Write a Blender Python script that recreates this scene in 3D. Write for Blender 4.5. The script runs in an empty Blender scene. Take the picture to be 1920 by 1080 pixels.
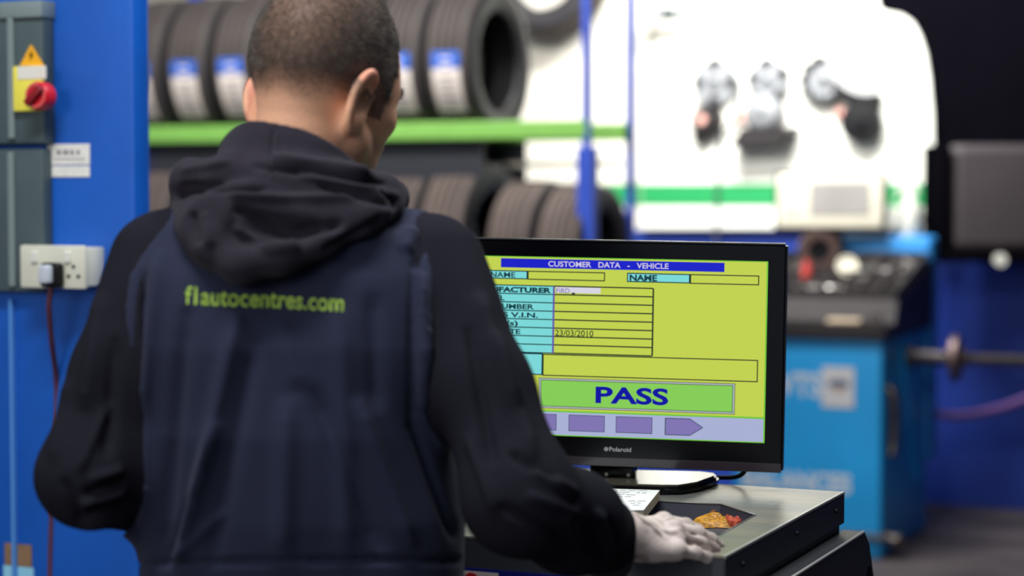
import bpy, bmesh, math, random
import numpy as np
from mathutils import Matrix, Vector
R = math.radians
SC = bpy.context.scene
COL = SC.collection
random.seed(4)
NPR = np.random.default_rng(7)

# ------------------------------------------------------------------ camera
# Room axes: x along the back wall, y towards it, z up. The camera stands at the origin, turned 24 degrees to the left.
YAW, PITCH, CH, FPX = 24.0, 2.791, 1.5, 70.0/36*1920
cam_d = bpy.data.cameras.new('camera'); cam = bpy.data.objects.new('camera', cam_d); COL.objects.link(cam)
cam.location = (0, 0, CH); cam.rotation_euler = (R(90-PITCH), 0, R(YAW))
cam_d.lens = 70; cam_d.sensor_width = 36; cam_d.clip_end = 60
cam_d.dof.use_dof = True; cam_d.dof.focus_distance = 2.86; cam_d.dof.aperture_fstop = 2.4
SC.camera = cam
# ------------------------------------------------------------------ view, world, lights
SC.view_settings.view_transform = 'Standard'; SC.view_settings.look = 'None'
SC.view_settings.gamma = 1; SC.view_settings.use_curve_mapping = False
SC.view_settings.exposure = 0.0
w = bpy.data.worlds.new('world'); SC.world = w; w.use_nodes = True
bg = w.node_tree.nodes['Background']; bg.inputs[0].default_value = (.78, .88, 1, 1); bg.inputs[1].default_value = .42

CY, SY = math.cos(R(YAW)), math.sin(R(YAW))
def c2r(x, y, z): return Vector((x*CY - y*SY, x*SY + y*CY, z))      # camera-aligned frame -> room

def area_light(name, loc, target, size, energy, color=(1, 1, 1), size_y=None, spread=None):
    d = bpy.data.lights.new(name, 'AREA'); d.energy = energy; d.color = color; d.size = size
    if size_y: d.shape = 'RECTANGLE'; d.size_y = size_y
    if spread: d.spread = R(spread)
    o = bpy.data.objects.new(name, d); COL.objects.link(o); o.location = loc
    o.rotation_euler = (Vector(target) - Vector(loc)).to_track_quat('-Z', 'Y').to_euler()
    return o
# daylight through the open bay door behind and to the left of the camera
area_light('bay_door_daylight', c2r(-2.4, -.9, 2.4), c2r(-.3, 2.6, 1.45), 1.8, 46, (1, .96, .9), 1.6)
# skylight over the diagnostic cart, ahead and to the right of the man
area_light('roof_skylight', c2r(.8, 3.5, 3.8), c2r(-.15, 2.4, 1.3), 1.3, 62, (.93, .97, 1), 1.2)
# strip lights over the tyre rack and in front of the tool board
area_light('rack_strip_light', (-3.6, 5.6, 3.6), (-3.6, 7.2, 1.6), 2.4, 130, (1, .97, .92), .5)
area_light('board_strip_light', (-2.6, 7.7, 3.75), (-2.8, 9.45, 1.7), 1.6, 120, (1, 1, .97), .5, 120)
area_light('lift_strip_light', (-1.3, 1.4, 3.6), (-2.3, 3.1, 1.0), 1.2, 60, (1, 1, 1), .4)

# ------------------------------------------------------------------ pixel -> room
def ray(px, py):
    a, b = (px-960)/FPX, (540-py)/FPX
    cp, sp = math.cos(R(PITCH)), math.sin(R(PITCH))
    return a, cp + b*sp, -sp + b*cp                                 # camera-aligned
def q(px, py, D):                                                   # camera-aligned point at depth D
    x, y, z = ray(px, py); t = D/y
    return np.array((x*t, D, CH + z*t))
def P(px, py, D): return c2r(*q(px, py, D))
def hit(px, py, axis, val):                                         # where the sight line meets a room plane
    v = c2r(*ray(px, py)); o = (0, 0, CH); i = 'xyz'.index(axis)
    t = (val - o[i])/v[i]
    return Vector((v.x*t, v.y*t, CH + v.z*t))

# ------------------------------------------------------------------ materials
MATS = {}
def mat(name, col, rough=.5, metal=0, noise=0, nscale=20, col2=None, bump=0, bscale=60, coat=0, sheen=0, stretch=None, spec=.5, sss=0):
    if name in MATS: return MATS[name]
    m = bpy.data.materials.new(name); m.use_nodes = True; MATS[name] = m
    nt = m.node_tree; b = nt.nodes['Principled BSDF']
    c = tuple(((v/255+.055)/1.055)**2.4 if v > 10 else v/255/12.92 for v in col)
    b.inputs['Base Color'].default_value = (*c, 1); b.inputs['Roughness'].default_value = rough
    b.inputs['Metallic'].default_value = metal; b.inputs['Coat Weight'].default_value = coat
    b.inputs['Sheen Weight'].default_value = sheen; b.inputs['Specular IOR Level'].default_value = spec
    b.inputs['Coat Roughness'].default_value = .08
    if sss:
        b.inputs['Subsurface Weight'].default_value = sss; b.inputs['Subsurface Radius'].default_value = (.012, .005, .003)
    tc = nt.nodes.new('ShaderNodeTexCoord'); mp = nt.nodes.new('ShaderNodeMapping')
    nt.links.new(tc.outputs['Object'], mp.inputs[0])
    if stretch: mp.inputs['Scale'].default_value = stretch
    if noise or col2:
        n = nt.nodes.new('ShaderNodeTexNoise'); n.inputs['Scale'].default_value = nscale; n.inputs['Detail'].default_value = 5
        nt.links.new(mp.outputs[0], n.inputs['Vector'])
        r = nt.nodes.new('ShaderNodeValToRGB')
        c2 = tuple(((v/255+.055)/1.055)**2.4 for v in col2) if col2 else tuple(max(0, v*(1-noise)) for v in c)
        r.color_ramp.elements[0].position = .38; r.color_ramp.elements[1].position = .66
        r.color_ramp.elements[0].color = (*c, 1); r.color_ramp.elements[1].color = (*c2, 1)
        nt.links.new(n.outputs['Fac'], r.inputs[0]); nt.links.new(r.outputs[0], b.inputs['Base Color'])
    if bump:
        n2 = nt.nodes.new('ShaderNodeTexNoise'); n2.inputs['Scale'].default_value = bscale; n2.inputs['Detail'].default_value = 4
        nt.links.new(mp.outputs[0], n2.inputs['Vector'])
        bp = nt.nodes.new('ShaderNodeBump'); bp.inputs['Strength'].default_value = bump; bp.inputs['Distance'].default_value = .004
        nt.links.new(n2.outputs['Fac'], bp.inputs['Height']); nt.links.new(bp.outputs[0], b.inputs['Normal'])
    return m
def glow(name, col, strength=1.0):
    if name in MATS: return MATS[name]
    m = mat(name, (2, 2, 2), .35, spec=.2)
    b = m.node_tree.nodes['Principled BSDF']
    c = tuple(((v/255+.055)/1.055)**2.4 for v in col)
    b.inputs['Emission Color'].default_value = (*c, 1); b.inputs['Emission Strength'].default_value = strength
    return m

M_post = mat('blue post paint', (5, 92, 196), .5, noise=.18, nscale=5, bump=.1)
M_greybox = mat('grey enclosure paint', (72, 88, 92), .5, noise=.12, nscale=12)
M_greybox2 = mat('pale grey edge', (125, 140, 142), .45)
M_yellow = mat('yellow plastic', (248, 236, 88), .4)
M_warn = mat('warning yellow orange', (246, 178, 30), .4)
M_red = mat('red plastic', (206, 28, 40), .35)
M_redd = mat('dark red plastic', (140, 14, 26), .4)
M_white = mat('white plastic', (232, 232, 222), .4, noise=.06)
M_sock = mat('socket plastic', (226, 226, 208), .4, noise=.1, nscale=18)
M_sticker = mat('white sticker', (240, 238, 232), .6, noise=.12, nscale=60)
M_black = mat('black plastic', (14, 14, 18), .5, spec=.25)
M_blackg = mat('glossy black plastic', (3, 3, 7), .2, spec=.3)
M_bezlow = mat('smoked bezel strip', (46, 38, 46), .2, coat=.5)
M_chrome = mat('brushed steel', (190, 188, 184), .28, 1)
M_steel = mat('dull steel', (130, 122, 118), .4, 1, noise=.3, nscale=14)
M_rub = mat('tyre rubber', (74, 67, 66), .75, noise=.25, nscale=6, bump=.3, bscale=90)
M_rub2 = mat('dusty tyre rubber', (98, 86, 82), .8, noise=.3, nscale=5, bump=.3, bscale=90)
M_rubw = mat('tyre sidewall rubber', (44, 42, 46), .55, noise=.2, nscale=7)
M_green = mat('green shelf paint', (132, 192, 92), .45, noise=.08)
M_rackblue = mat('rack upright blue', (52, 84, 196), .45, noise=.12)
M_rackd = mat('dark rack rail', (46, 48, 56), .5)
M_wallw = mat('white wall paint', (236, 232, 220), .8, noise=.06, nscale=2)
M_wallb = mat('blue wall paint', (21, 58, 158), .6, noise=.22, nscale=3, bump=.1)
M_walld = mat('dark wall paint', (11, 10, 16), .95, spec=.0, noise=.3, nscale=1.5)
M_stripe = mat('green stripe', (22, 146, 80), .6)
M_board = mat('white tool board', (248, 247, 238), .5)
M_floor = mat('worn workshop floor', (84, 76, 76), .7, noise=.5, nscale=2.5, bump=.2, col2=(56, 50, 54))
M_ceil = mat('ceiling sheet', (60, 62, 66), .9)
M_cyan = mat('balancer blue paint', (24, 160, 230), .42, noise=.1, nscale=4)
M_tray = mat('dark tray plastic', (44, 38, 40), .55, noise=.3, nscale=20)
M_cream = mat('cream panel', (232, 226, 206), .5, noise=.06)
M_lcd = mat('grey display glass', (168, 164, 160), .25, noise=.12, nscale=8)
M_hood = mat('wheel guard grey', (60, 53, 57), .6, noise=.15, nscale=4)
M_cart = mat('cart top metal', (112, 116, 114), .38, .3, noise=.2, nscale=5, col2=(146, 138, 124), bump=.25, bscale=30, stretch=(1, 3, 1))
M_cartd = mat('cart dark panel', (34, 36, 42), .5, noise=.2, nscale=16, bump=.2, bscale=200)
M_edge = mat('pale edge highlight', (176, 176, 172), .4, .3)  # pale colour standing in for the highlight along the cart edges
M_recess = mat('recess dark plastic', (50, 52, 66), .45)
M_paper = mat('pad paper', (232, 234, 232), .8, noise=.05, nscale=70)
M_cards = mat('pad backing', (186, 172, 150), .8)
M_ink = mat('pen ink', (84, 90, 112), .8)
M_cordred = mat('brown red cord', (92, 48, 60), .6)

# ------------------------------------------------------------------ object helpers
WM = {}
def setp(o, label=None, cat=None, group=None, kind=None):
    if label: o['label'] = label
    if cat: o['category'] = cat
    if group: o['group'] = group
    if kind: o['kind'] = kind
    return o
def thing(name, label, cat, loc, rz=0, group=None):
    o = bpy.data.objects.new(name, None); COL.objects.link(o); o.empty_display_size = .05
    o.location = loc; o.rotation_euler = (0, 0, rz)
    WM[o.name] = Matrix.Translation(loc) @ Matrix.Rotation(rz, 4, 'Z')
    return setp(o, label, cat, group)
def link_mesh(name, me, m, parent=None, world=True, base=None, smooth=False):
    """room coordinates in, unless world=False (already in the parent's own frame)"""
    if parent is not None and world:
        me.transform(WM[parent.name].inverted())
    o = bpy.data.objects.new(name, me)
    if parent is not None:
        o.parent = parent; WM[o.name] = WM[parent.name]
    elif base is not None:
        if world: me.transform(Matrix.Translation(-Vector(base)))
        o.location = base; WM[o.name] = Matrix.Translation(base)
    else: WM[o.name] = Matrix.Identity(4)
    for mm in (m if isinstance(m, (list, tuple)) else [m]): me.materials.append(mm)
    if smooth:
        for p in me.polygons: p.use_smooth = True
    COL.objects.link(o); WM.setdefault(o.name, Matrix.Identity(4))
    return o
def obj(name, bm, m, parent=None, world=True, base=None, smooth=False, angle=35):
    me = bpy.data.meshes.new(name)
    bmesh.ops.recalc_face_normals(bm, faces=bm.faces)
    if smooth:
        for f in bm.faces: f.smooth = True
        for e in bm.edges:
            if len(e.link_faces) == 2 and e.calc_face_angle(0) > R(angle): e.smooth = False
    bm.to_mesh(me); bm.free()
    return link_mesh(name, me, m, parent, world, base)
def NB(): return bmesh.new()
def xf(vs, M):
    if M is not None:
        for v in vs: v.co = M @ v.co
def box(bm, a, b, M=None, bev=0, mi=0, seg=2):
    a, b = Vector(a), Vector(b)
    r = bmesh.ops.create_cube(bm, size=1); vs = r['verts']
    c, s = (a+b)/2, b-a
    for v in vs: v.co = Vector((v.co.x*abs(s.x), v.co.y*abs(s.y), v.co.z*abs(s.z))) + c
    fs = list({f for v in vs for f in v.link_faces})
    for f in fs: f.material_index = mi
    if bev:
        es = list({e for v in vs for e in v.link_edges})
        rr = bmesh.ops.bevel(bm, geom=es, offset=bev, segments=seg, profile=.6, affect='EDGES')
        vs = list({v for f in rr['faces'] for v in f.verts} | {v for v in vs if v.is_valid})
        for f in rr['faces']: f.material_index = mi
    xf(vs, M); return bm
def cyl(bm, p0, p1, r0, r1=None, n=20, mi=0, caps=True):
    p0, p1 = Vector(p0), Vector(p1); r1 = r0 if r1 is None else r1
    d = (p1-p0); L = d.length
    M = Matrix.Translation((p0+p1)/2) @ d.to_track_quat('Z', 'Y').to_matrix().to_4x4()
    r = bmesh.ops.create_cone(bm, cap_ends=caps, segments=n, radius1=r0, radius2=r1, depth=L, matrix=M)
    for v in r['verts']:
        for f in v.link_faces: f.material_index = mi
    return bm
def tube(bm, pts, r, n=10, mi=0):
    pts = [Vector(p) for p in pts]; rings = []
    for i, p in enumerate(pts):
        t = (pts[min(i+1, len(pts)-1)] - pts[max(i-1, 0)]).normalized()
        a = t.orthogonal().normalized() if i == 0 else (a - t*a.dot(t)).normalized()
        b = t.cross(a); rr = r[i] if isinstance(r, (list, tuple)) else r
        rings.append([bm.verts.new(p + (a*math.cos(k*2*math.pi/n) + b*math.sin(k*2*math.pi/n))*rr) for k in range(n)])
    for A, B in zip(rings, rings[1:]):
        for k in range(n):
            f = bm.faces.new((A[k], A[(k+1) % n], B[(k+1) % n], B[k])); f.material_index = mi; f.smooth = True
    for rg in (rings[0], rings[-1]):
        bm.faces.new(rg).material_index = mi
    return bm
def bez(pts, k=8):
    pts = [Vector(p) for p in pts]; out = []
    for i in range(len(pts)-1):
        p0, p1, p2, p3 = pts[max(i-1, 0)], pts[i], pts[i+1], pts[min(i+2, len(pts)-1)]
        for j in range(k):
            t = j/k
            out.append(.5*((2*p1) + (p2-p0)*t + (2*p0-5*p1+4*p2-p3)*t*t + (3*p1-p0-3*p2+p3)*t**3))
    return out + [pts[-1]]
def lathe(bm, prof, n=40, axis='z', M=None, mi=0, closed=False):
    rings = []; vs = []
    for a, r in prof:
        ring = []
        for k in range(n):
            t = k*2*math.pi/n; c, s = r*math.cos(t), r*math.sin(t)
            co = {'z': (c, s, a), 'x': (a, c, s), 'y': (c, a, s)}[axis]
            v = bm.verts.new(co); ring.append(v); vs.append(v)
        rings.append(ring)
    pr = list(zip(rings, rings[1:])) + ([(rings[-1], rings[0])] if closed else [])
    for A, B in pr:
        for k in range(n):
            f = bm.faces.new((A[k], A[(k+1) % n], B[(k+1) % n], B[k])); f.material_index = mi
    if not closed:
        for rg in (rings[0], rings[-1]): bm.faces.new(rg).material_index = mi
    xf(vs, M); return bm
def prism(bm, pts, d, mi=0, bev=0):
    """polygon of 3D points swept by vector d"""
    d = Vector(d)
    a = [bm.verts.new(Vector(p)) for p in pts]; b = [bm.verts.new(Vector(p)+d) for p in pts]
    n = len(pts); fs = [bm.faces.new(a), bm.faces.new(b[::-1])]
    for i in range(n): fs.append(bm.faces.new((a[i], b[i], b[(i+1) % n], a[(i+1) % n])))
    for f in fs: f.material_index = mi
    if bev:
        rr = bmesh.ops.bevel(bm, geom=list({e for f in fs for e in f.edges}), offset=bev, segments=2, affect='EDGES')
        for f in rr['faces']: f.material_index = mi
    return bm
def text_bm(body, height=None, width=None, depth=.0004, cuts=0, align='LEFT', bold=0, spacing=1.0):
    """text as a bmesh lying in the x/z plane (reads from -y), lower left at the origin, scaled to height (caps) and width"""
    cu = bpy.data.curves.new('t', 'FONT'); cu.body = body; cu.size = 1; cu.extrude = .001; cu.offset = bold; cu.space_character = spacing
    cu.resolution_u = 4
    ob = bpy.data.objects.new('t', cu); COL.objects.link(ob)
    bpy.context.view_layer.update()
    dg = bpy.context.evaluated_depsgraph_get()
    me = bpy.data.meshes.new_from_object(ob.evaluated_get(dg))
    bpy.data.objects.remove(ob); bpy.data.curves.remove(cu)
    bm = bmesh.new(); bm.from_mesh(me); bpy.data.meshes.remove(me)
    xs = [v.co.x for v in bm.verts]; x0, x1 = min(xs), max(xs)
    sx = width/(x1-x0) if width else None
    sy = height/.73 if height else sx
    sx = sx or sy
    for v in bm.verts: v.co = Vector(((v.co.x-x0)*sx, (-depth if v.co.z > 0 else 0), v.co.y*sy))
    if cuts:
        W = (x1-x0)*sx
        for i in range(1, cuts):
            bmesh.ops.bisect_plane(bm, geom=bm.verts[:]+bm.edges[:]+bm.faces[:], plane_co=(W*i/cuts, 0, 0), plane_no=(1, 0, 0))
    return bm
def join_bm(dst, src, M=None, mi=0):
    me = bpy.data.meshes.new('x')
    if M is not None: bmesh.ops.transform(src, matrix=M, verts=src.verts)
    for f in src.faces: f.material_index = mi
    src.to_mesh(me); src.free(); dst.from_mesh(me); bpy.data.meshes.remove(me)
def rect_y(x0, y0, x1, y1, Y):
    """pixel box -> (xa, za, xb, zb) on the room plane y = Y"""
    cx, cy = (x0+x1)/2, (y0+y1)/2
    a, b = hit(x0, cy, 'y', Y), hit(x1, cy, 'y', Y); c, d = hit(cx, y1, 'y', Y), hit(cx, y0, 'y', Y)
    return a.x, c.z, b.x, d.z

# ------------------------------------------------------------------ signed distance modelling
def E(p, c, r, B=None):
    d = [p[i]-c[i] for i in range(3)]
    if B is not None: d = [sum(d[j]*B[i][j] for j in range(3)) for i in range(3)]
    k0 = np.sqrt(sum((d[i]/r[i])**2 for i in range(3))); k1 = np.sqrt(sum((d[i]/r[i]**2)**2 for i in range(3)))+1e-9
    return k0*(k0-1)/k1
def C(p, a, b, ra, rb=None):
    rb = ra if rb is None else rb
    a, b = np.asarray(a, float), np.asarray(b, float); ab = b-a; L = (ab**2).sum()+1e-12
    t = np.clip(sum((p[i]-a[i])*ab[i] for i in range(3))/L, 0, 1)
    return np.sqrt(sum((p[i]-a[i]-ab[i]*t)**2 for i in range(3))) - (ra + (rb-ra)*t)
def chain(p, pts, rs, k=.01):
    f = None
    for i in range(len(pts)-1):
        g = C(p, pts[i], pts[i+1], rs[i], rs[i+1]); f = g if f is None else U(f, g, k)
    return f
def U(a, b, k=.01):
    if k <= 0: return np.minimum(a, b)
    h = np.clip(.5+.5*(b-a)/k, 0, 1); return b+(a-b)*h - k*h*(1-h)
def SUB(a, b, k=.005): return -U(-a, b, k)
def grid(lo, hi, h):
    ax = [np.arange(lo[i], hi[i]+h, h, dtype=np.float32) for i in range(3)]
    return np.meshgrid(*ax, indexing='ij')
def surface_nets(F, lo, h):
    """quads and vertices of the zero level of F"""
    S = F < 0; nx, ny, nz = F.shape
    cnt = np.zeros((nx-1, ny-1, nz-1), np.int32); acc = [np.zeros(cnt.shape, np.float32) for _ in range(3)]
    for ax in range(3):
        for u in (0, 1):
            for v in (0, 1):
                o = [0, 0, 0]; others = [i for i in range(3) if i != ax]; o[others[0]] = u; o[others[1]] = v
                e = list(o); e[ax] += 1
                sl = lambda k: tuple(slice(k[i], k[i]+F.shape[i]-1) for i in range(3))
                A, B = F[sl(o)], F[sl(e)]; cr = S[sl(o)] != S[sl(e)]
                t = np.where(cr, A/(A-B+1e-20), 0)
                cnt += cr
                for i in range(3): acc[i] += np.where(cr, (t if i == ax else o[i]), 0)
    act = cnt > 0; idx = np.full(cnt.shape, -1, np.int64); ii = np.argwhere(act); idx[act] = np.arange(len(ii))
    V = np.stack([(acc[i][act]/cnt[act] + ii[:, i])*h + lo[i] for i in range(3)], 1)
    Q = []
    for ax in range(3):
        o1, o2 = (ax+1) % 3, (ax+2) % 3
        sh = [slice(None)]*3; s0, s1 = list(sh), list(sh); s0[ax] = slice(0, -1); s1[ax] = slice(1, None)
        a, b = S[tuple(s0)], S[tuple(s1)]
        cr = np.argwhere(a != b); flip = a[tuple(cr.T)]
        ok = (cr[:, o1] > 0) & (cr[:, o2] > 0) & (cr[:, o1] < cnt.shape[o1]) & (cr[:, o2] < cnt.shape[o2])
        cr, flip = cr[ok], flip[ok]
        def cell(d1, d2):
            c = cr.copy(); c[:, o1] += d1; c[:, o2] += d2; return idx[tuple(c.T)]
        qd = np.stack([cell(-1, -1), cell(0, -1), cell(0, 0), cell(-1, 0)], 1)
        qd[~flip] = qd[~flip][:, ::-1]; Q.append(qd)
    return V, np.concatenate(Q)
def np_mesh(name, V, Q):
    me = bpy.data.meshes.new(name)
    me.vertices.add(len(V)); me.vertices.foreach_set('co', np.ascontiguousarray(V, np.float32).ravel())
    n = Q.shape[1]
    me.loops.add(Q.size); me.loops.foreach_set('vertex_index', Q.astype(np.int32).ravel())
    me.polygons.add(len(Q)); me.polygons.foreach_set('loop_start', (np.arange(len(Q))*n).astype(np.int32))
    me.polygons.foreach_set('loop_total', np.full(len(Q), n, np.int32))
    me.polygons.foreach_set('use_smooth', np.ones(len(Q), bool))
    me.update(); me.validate(); return me
def sdf(func, lo, hi, h):
    p = grid(lo, hi, h); F = func(p).astype(np.float32)
    for i in range(3):                                              # close at the borders of the grid
        s = [slice(None)]*3
        for e in (0, -1): s[i] = e; F[tuple(s)] = np.maximum(F[tuple(s)], h*.5)
    return surface_nets(F, lo, h)
def norm(v): v = np.asarray(v, float); return v/np.linalg.norm(v)

# ================================================================== THE SETTING
WY = 9.48                                                           # back wall
def struct(name, bm, m, **k):
    o = obj(name, bm, m, **k); o['kind'] = 'structure'; return o
struct('floor', box(NB(), (-9, -4, -.1), (4, WY+.2, 0)), M_floor)
struct('ceiling', box(NB(), (-9, 1.2, 4.2), (4, WY+.2, 4.3)), M_ceil)
dado = hit(1300, 431, 'y', WY).z
XR = hit(1640, 300, 'y', WY).x                                       # where the white wall ends and the dark one begins
bm = NB(); box(bm, (-9, WY, 0), (4, WY+.2, dado)); struct('wall_back_lower', bm, M_wallb)
bm = NB(); box(bm, (-9, WY, dado), (XR, WY+.2, 4.2)); struct('wall_back_upper', bm, M_wallw)
bm = NB(); box(bm, (XR, WY, dado), (4, WY+.2, 4.2)); struct('wall_back_dark', bm, M_walld)
struct('wall_left', box(NB(), (-9.2, -4, 0), (-9, WY+.2, 4.3)), M_wallw)
struct('wall_right', box(NB(), (4, -4, 0), (4.2, WY+.2, 4.3)), M_walld)
zs0, zs1 = hit(1190, 385, 'y', WY).z, hit(1190, 345, 'y', WY).z
xl = hit(1000, 365, 'y', WY).x
bx0 = hit(1203, 365, 'y', WY-.04).x
struct('trim_1', box(NB(), (-6.5, WY-.004, zs0), (bx0-.02, WY, zs1)), M_stripe)

# ---------------------------------------------------- tool board on the back wall
YB = WY-.04
tb = thing('tool_board', 'large white tool board with green stripe and round shoulders on the back wall', 'tool board', hit(1475, 428, 'y', YB))
outl = [(1203, 428), (1203, 120), (1210, 92), (1232, 66), (1258, 50), (1262, -90), (1646, -90), (1646, 8), (1653, 20), (1668, 24), (1690, 28), (1710, 42), (1724, 66),
        (1735, 100), (1743, 150), (1749, 220), (1752, 428)]
obj('board_panel', prism(NB(), [hit(x, y, 'y', YB-.015) for x, y in outl], (0, .03, 0)), M_board, tb)
a = hit(1203, 365, 'y', YB-.015).x; b = hit(1752, 365, 'y', YB-.015).x
obj('green_band', box(NB(), (a, YB-.018, zs0), (b, YB-.015, zs1)), M_stripe, tb)

M_plate = mat('machined flange', (150, 152, 156), .5, .15, noise=.15, nscale=20)
M_stud = mat('dark stud', (18, 24, 28), .5)
M_cone = mat('dark cone steel', (58, 54, 56), .4, .5)
M_clip = mat('salmon clip', (232, 176, 164), .5)
def flange(px, py, r, dots, label, rim=False):
    c = hit(px, py, 'y', YB-.05); s = 1/395.
    t = thing('flange_plate', label, 'flange', (c.x, YB-.015, c.z), group='flange plates hanging on the tool board')
    bm = NB(); R0 = r*s
    lathe(bm, [(0, R0*.3), (-.02, R0*.3), (-.022, R0*.97), (-.026, R0), (-.034, R0), (-.04, R0*.95), (-.04, R0*.45), (-.05, R0*.42), (-.055, R0*.2), (-.03, R0*.16), (0, R0*.16)],
          36, 'y', Matrix.Translation((c.x, YB-.015, c.z)))
    obj('disc', bm, M_plate, t, smooth=True)
    if rim:
        obj('dark_rim', lathe(NB(), [(-.030, R0*.98), (-.045, R0*.98), (-.045, R0*1.12), (-.030, R0*1.12)], 36, 'y', Matrix.Translation((c.x, YB-.015, c.z)), closed=True), M_stud, t, smooth=True)
    for dx, dy in dots:
        p = Vector((c.x+dx*s, YB-.055, c.z-dy*s))
        bm = NB(); cyl(bm, p+Vector((0, -.03, 0)), p+Vector((0, .03, 0)), .022, .026, 14); cyl(bm, p+Vector((0, -.04, 0)), p+Vector((0, -.03, 0)), .014, n=10)
        obj('stud', bm, M_stud, t)
    return t
flange(1341, 155, 45, [(0, -40), (-33, -4), (33, -3), (0, 34)], 'silver flange plate with four studs, leftmost on the white board')
flange(1440, 152, 42, [(-3, -37), (-30, -9), (30, -16), (23, 25), (-17, 30)], 'silver flange plate with five studs, middle of the white board')
flange(1546, 150, 40, [(40*math.cos(t), 40*math.sin(t)) for t in np.arange(0, 2*math.pi, math.pi/5)], 'silver flange plate with dark studded rim, partly behind the round white lamp', True)
# cones and cups below the flanges
def lathe_y(px, py, Y, prof, m, name, parent, n=32):
    c = hit(px, py, 'y', Y)
    return obj(name, lathe(NB(), prof, n, 'y', Matrix.Translation((c.x, Y, c.z))), m, parent, smooth=True)
c = hit(1328, 228, 'y', YB-.05)
t = thing('centring_cone', 'dark centring cone with a reddish bore, lower left on the white board', 'cone', (c.x, YB-.015, c.z))
lathe_y(1328, 226, YB-.015, [(0, .085), (-.03, .085), (-.07, .062), (-.11, .045), (-.11, .026), (-.02, .026)], M_cone, 'cone_body', t)
lathe_y(1328, 226, YB-.015, [(-.05, .0255), (-.115, .0255), (-.12, .02), (-.12, .006), (-.05, .006)], M_clip, 'bore_bush', t)
obj('shelf_foot', prism(NB(), [hit(x, y, 'y', YB-.08) for x, y in [(1300, 232), (1352, 240), (1330, 256), (1300, 268)]], (0, .06, 0), bev=.004), M_cone, t)
c = hit(1437, 225, 'y', YB-.05)
t = thing('centring_cup', 'silver centring cup in a dark cradle, below the middle flange plate', 'cup', (c.x, YB-.015, c.z))
lathe_y(1437, 214, YB-.03, [(0, .10), (-.05, .10), (-.09, .075), (-.11, .04), (-.11, .02), (-.03, .02)], M_plate, 'cup_body', t)
obj('cradle', prism(NB(), [hit(x, y, 'y', YB-.16) for x, y in [(1388, 238), (1402, 243), (1425, 250), (1450, 249), (1470, 240), (1486, 236), (1484, 247), (1466, 260), (1452, 272), (1432, 270), (1400, 272), (1372, 276), (1366, 272), (1380, 258)]], (0, .14, 0), bev=.004), M_cone, t)
c = hit(1620, 230, 'y', YB-.05)
t = thing('quick_nut', 'round black quick nut at the lower right of the white board', 'nut', (c.x, YB-.015, c.z))
lathe_y(1620, 230, YB-.015, [(0, .092), (-.02, .098), (-.08, .098), (-.095, .088), (-.1, .03), (-.12, .028), (-.12, 0.005)], M_black, 'nut_body', t)
obj('release_lever', prism(NB(), [hit(x, y, 'y', YB-.06) for x, y in [(1562, 150), (1600, 152), (1652, 178), (1646, 205), (1600, 210), (1585, 190), (1560, 176)]], (0, .04, 0), bev=.004), M_black, t)
for px, py, lab in ((1388, 219, 'salmon hook between the dark cone and the silver cup'), (1466, 212, 'salmon hook right of the silver cup'), (1576, 214, 'salmon hook left of the round black nut')):
    c = hit(px, py, 'y', YB-.015)
    t = thing('board_hook', lab, 'hook', c, group='salmon hooks on the tool board')
    obj('hook_plate', box(NB(), c+Vector((-.022, -.012, -.032)), c+Vector((.022, 0, .032)), bev=.004), M_clip, t)
    obj('peg', tube(NB(), bez([c+Vector((0, -.01, -.01)), c+Vector((0, -.05, -.012)), c+Vector((0, -.065, .01))]), .008), M_clip, t)
# round lamp whose disc covers part of the board
lp = P(1625, 104, 8.9)
t = thing('round_lamp', 'bright round white lamp in front of the white board', 'lamp', lp)
Mx = Matrix.Translation(lp) @ Matrix.Rotation(R(YAW), 4, 'Z')
obj('diffuser', lathe(NB(), [(-.02, .002), (-.018, .1), (-.008, .163), (0, .176), (.006, .176), (.006, .002)], 56, 'y', Mx), glow('lamp glow', (255, 255, 252), 1.6), t, smooth=True)
obj('lamp_housing', lathe(NB(), [(.006, .17), (.03, .165), (.05, .06), (.06, .002)], 48, 'y', Mx), M_white, t, smooth=True)
top = lp+Vector((0, 0, 4.2-lp.z)); 
obj('arm', tube(NB(), [lp+c2r(0, .045, .1), lp+c2r(0, .06, .5), lp+c2r(0, .06, 4.2-lp.z)], .012), M_white, t)
# spotlight with dark pointed tail at upper left of the board
c = hit(1222, 20, 'y', YB-.12)
t = thing('clamp_lamp', 'small white bulb with a dark tapered tail at the upper left of the board', 'lamp', c)
bm = NB(); bmesh.ops.create_uvsphere(bm, u_segments=24, v_segments=14, radius=.062, matrix=Matrix.Translation(c)); obj('bulb', bm, glow('bulb glow', (255, 255, 252), 1.3), t, smooth=True)
e = hit(1292, 27, 'y', YB-.12); s0 = hit(1244, 26, 'y', YB-.12)
obj('tail', cyl(NB(), s0, e, .034, .014, 20), mat('teal dark', (10, 40, 48), .6), t, smooth=True)
obj('strut', tube(NB(), [hit(1243, 28, 'y', YB-.12), hit(1222, 58, 'y', YB-.1), hit(1212, 72, 'y', YB-.02)], .008), M_lcd, t)
# cord hanging down the board
pts = [hit(1386, 150, 'y', YB-.03), hit(1380, 210, 'y', YB-.05), hit(1352, 262, 'y', YB-.05), hit(1346, 330, 'y', YB-.04), hit(1344, 400, 'y', YB-.04), hit(1342, 470, 'y', YB-.04), hit(1345, 560, 'y', YB-.04)]
setp(obj('hanging_cord', tube(NB(), bez(pts), .007), mat('cord grey', (70, 74, 76), .6), base=pts[-1]), 'thin dark cord hanging down the middle of the white board', 'cord')
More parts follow.
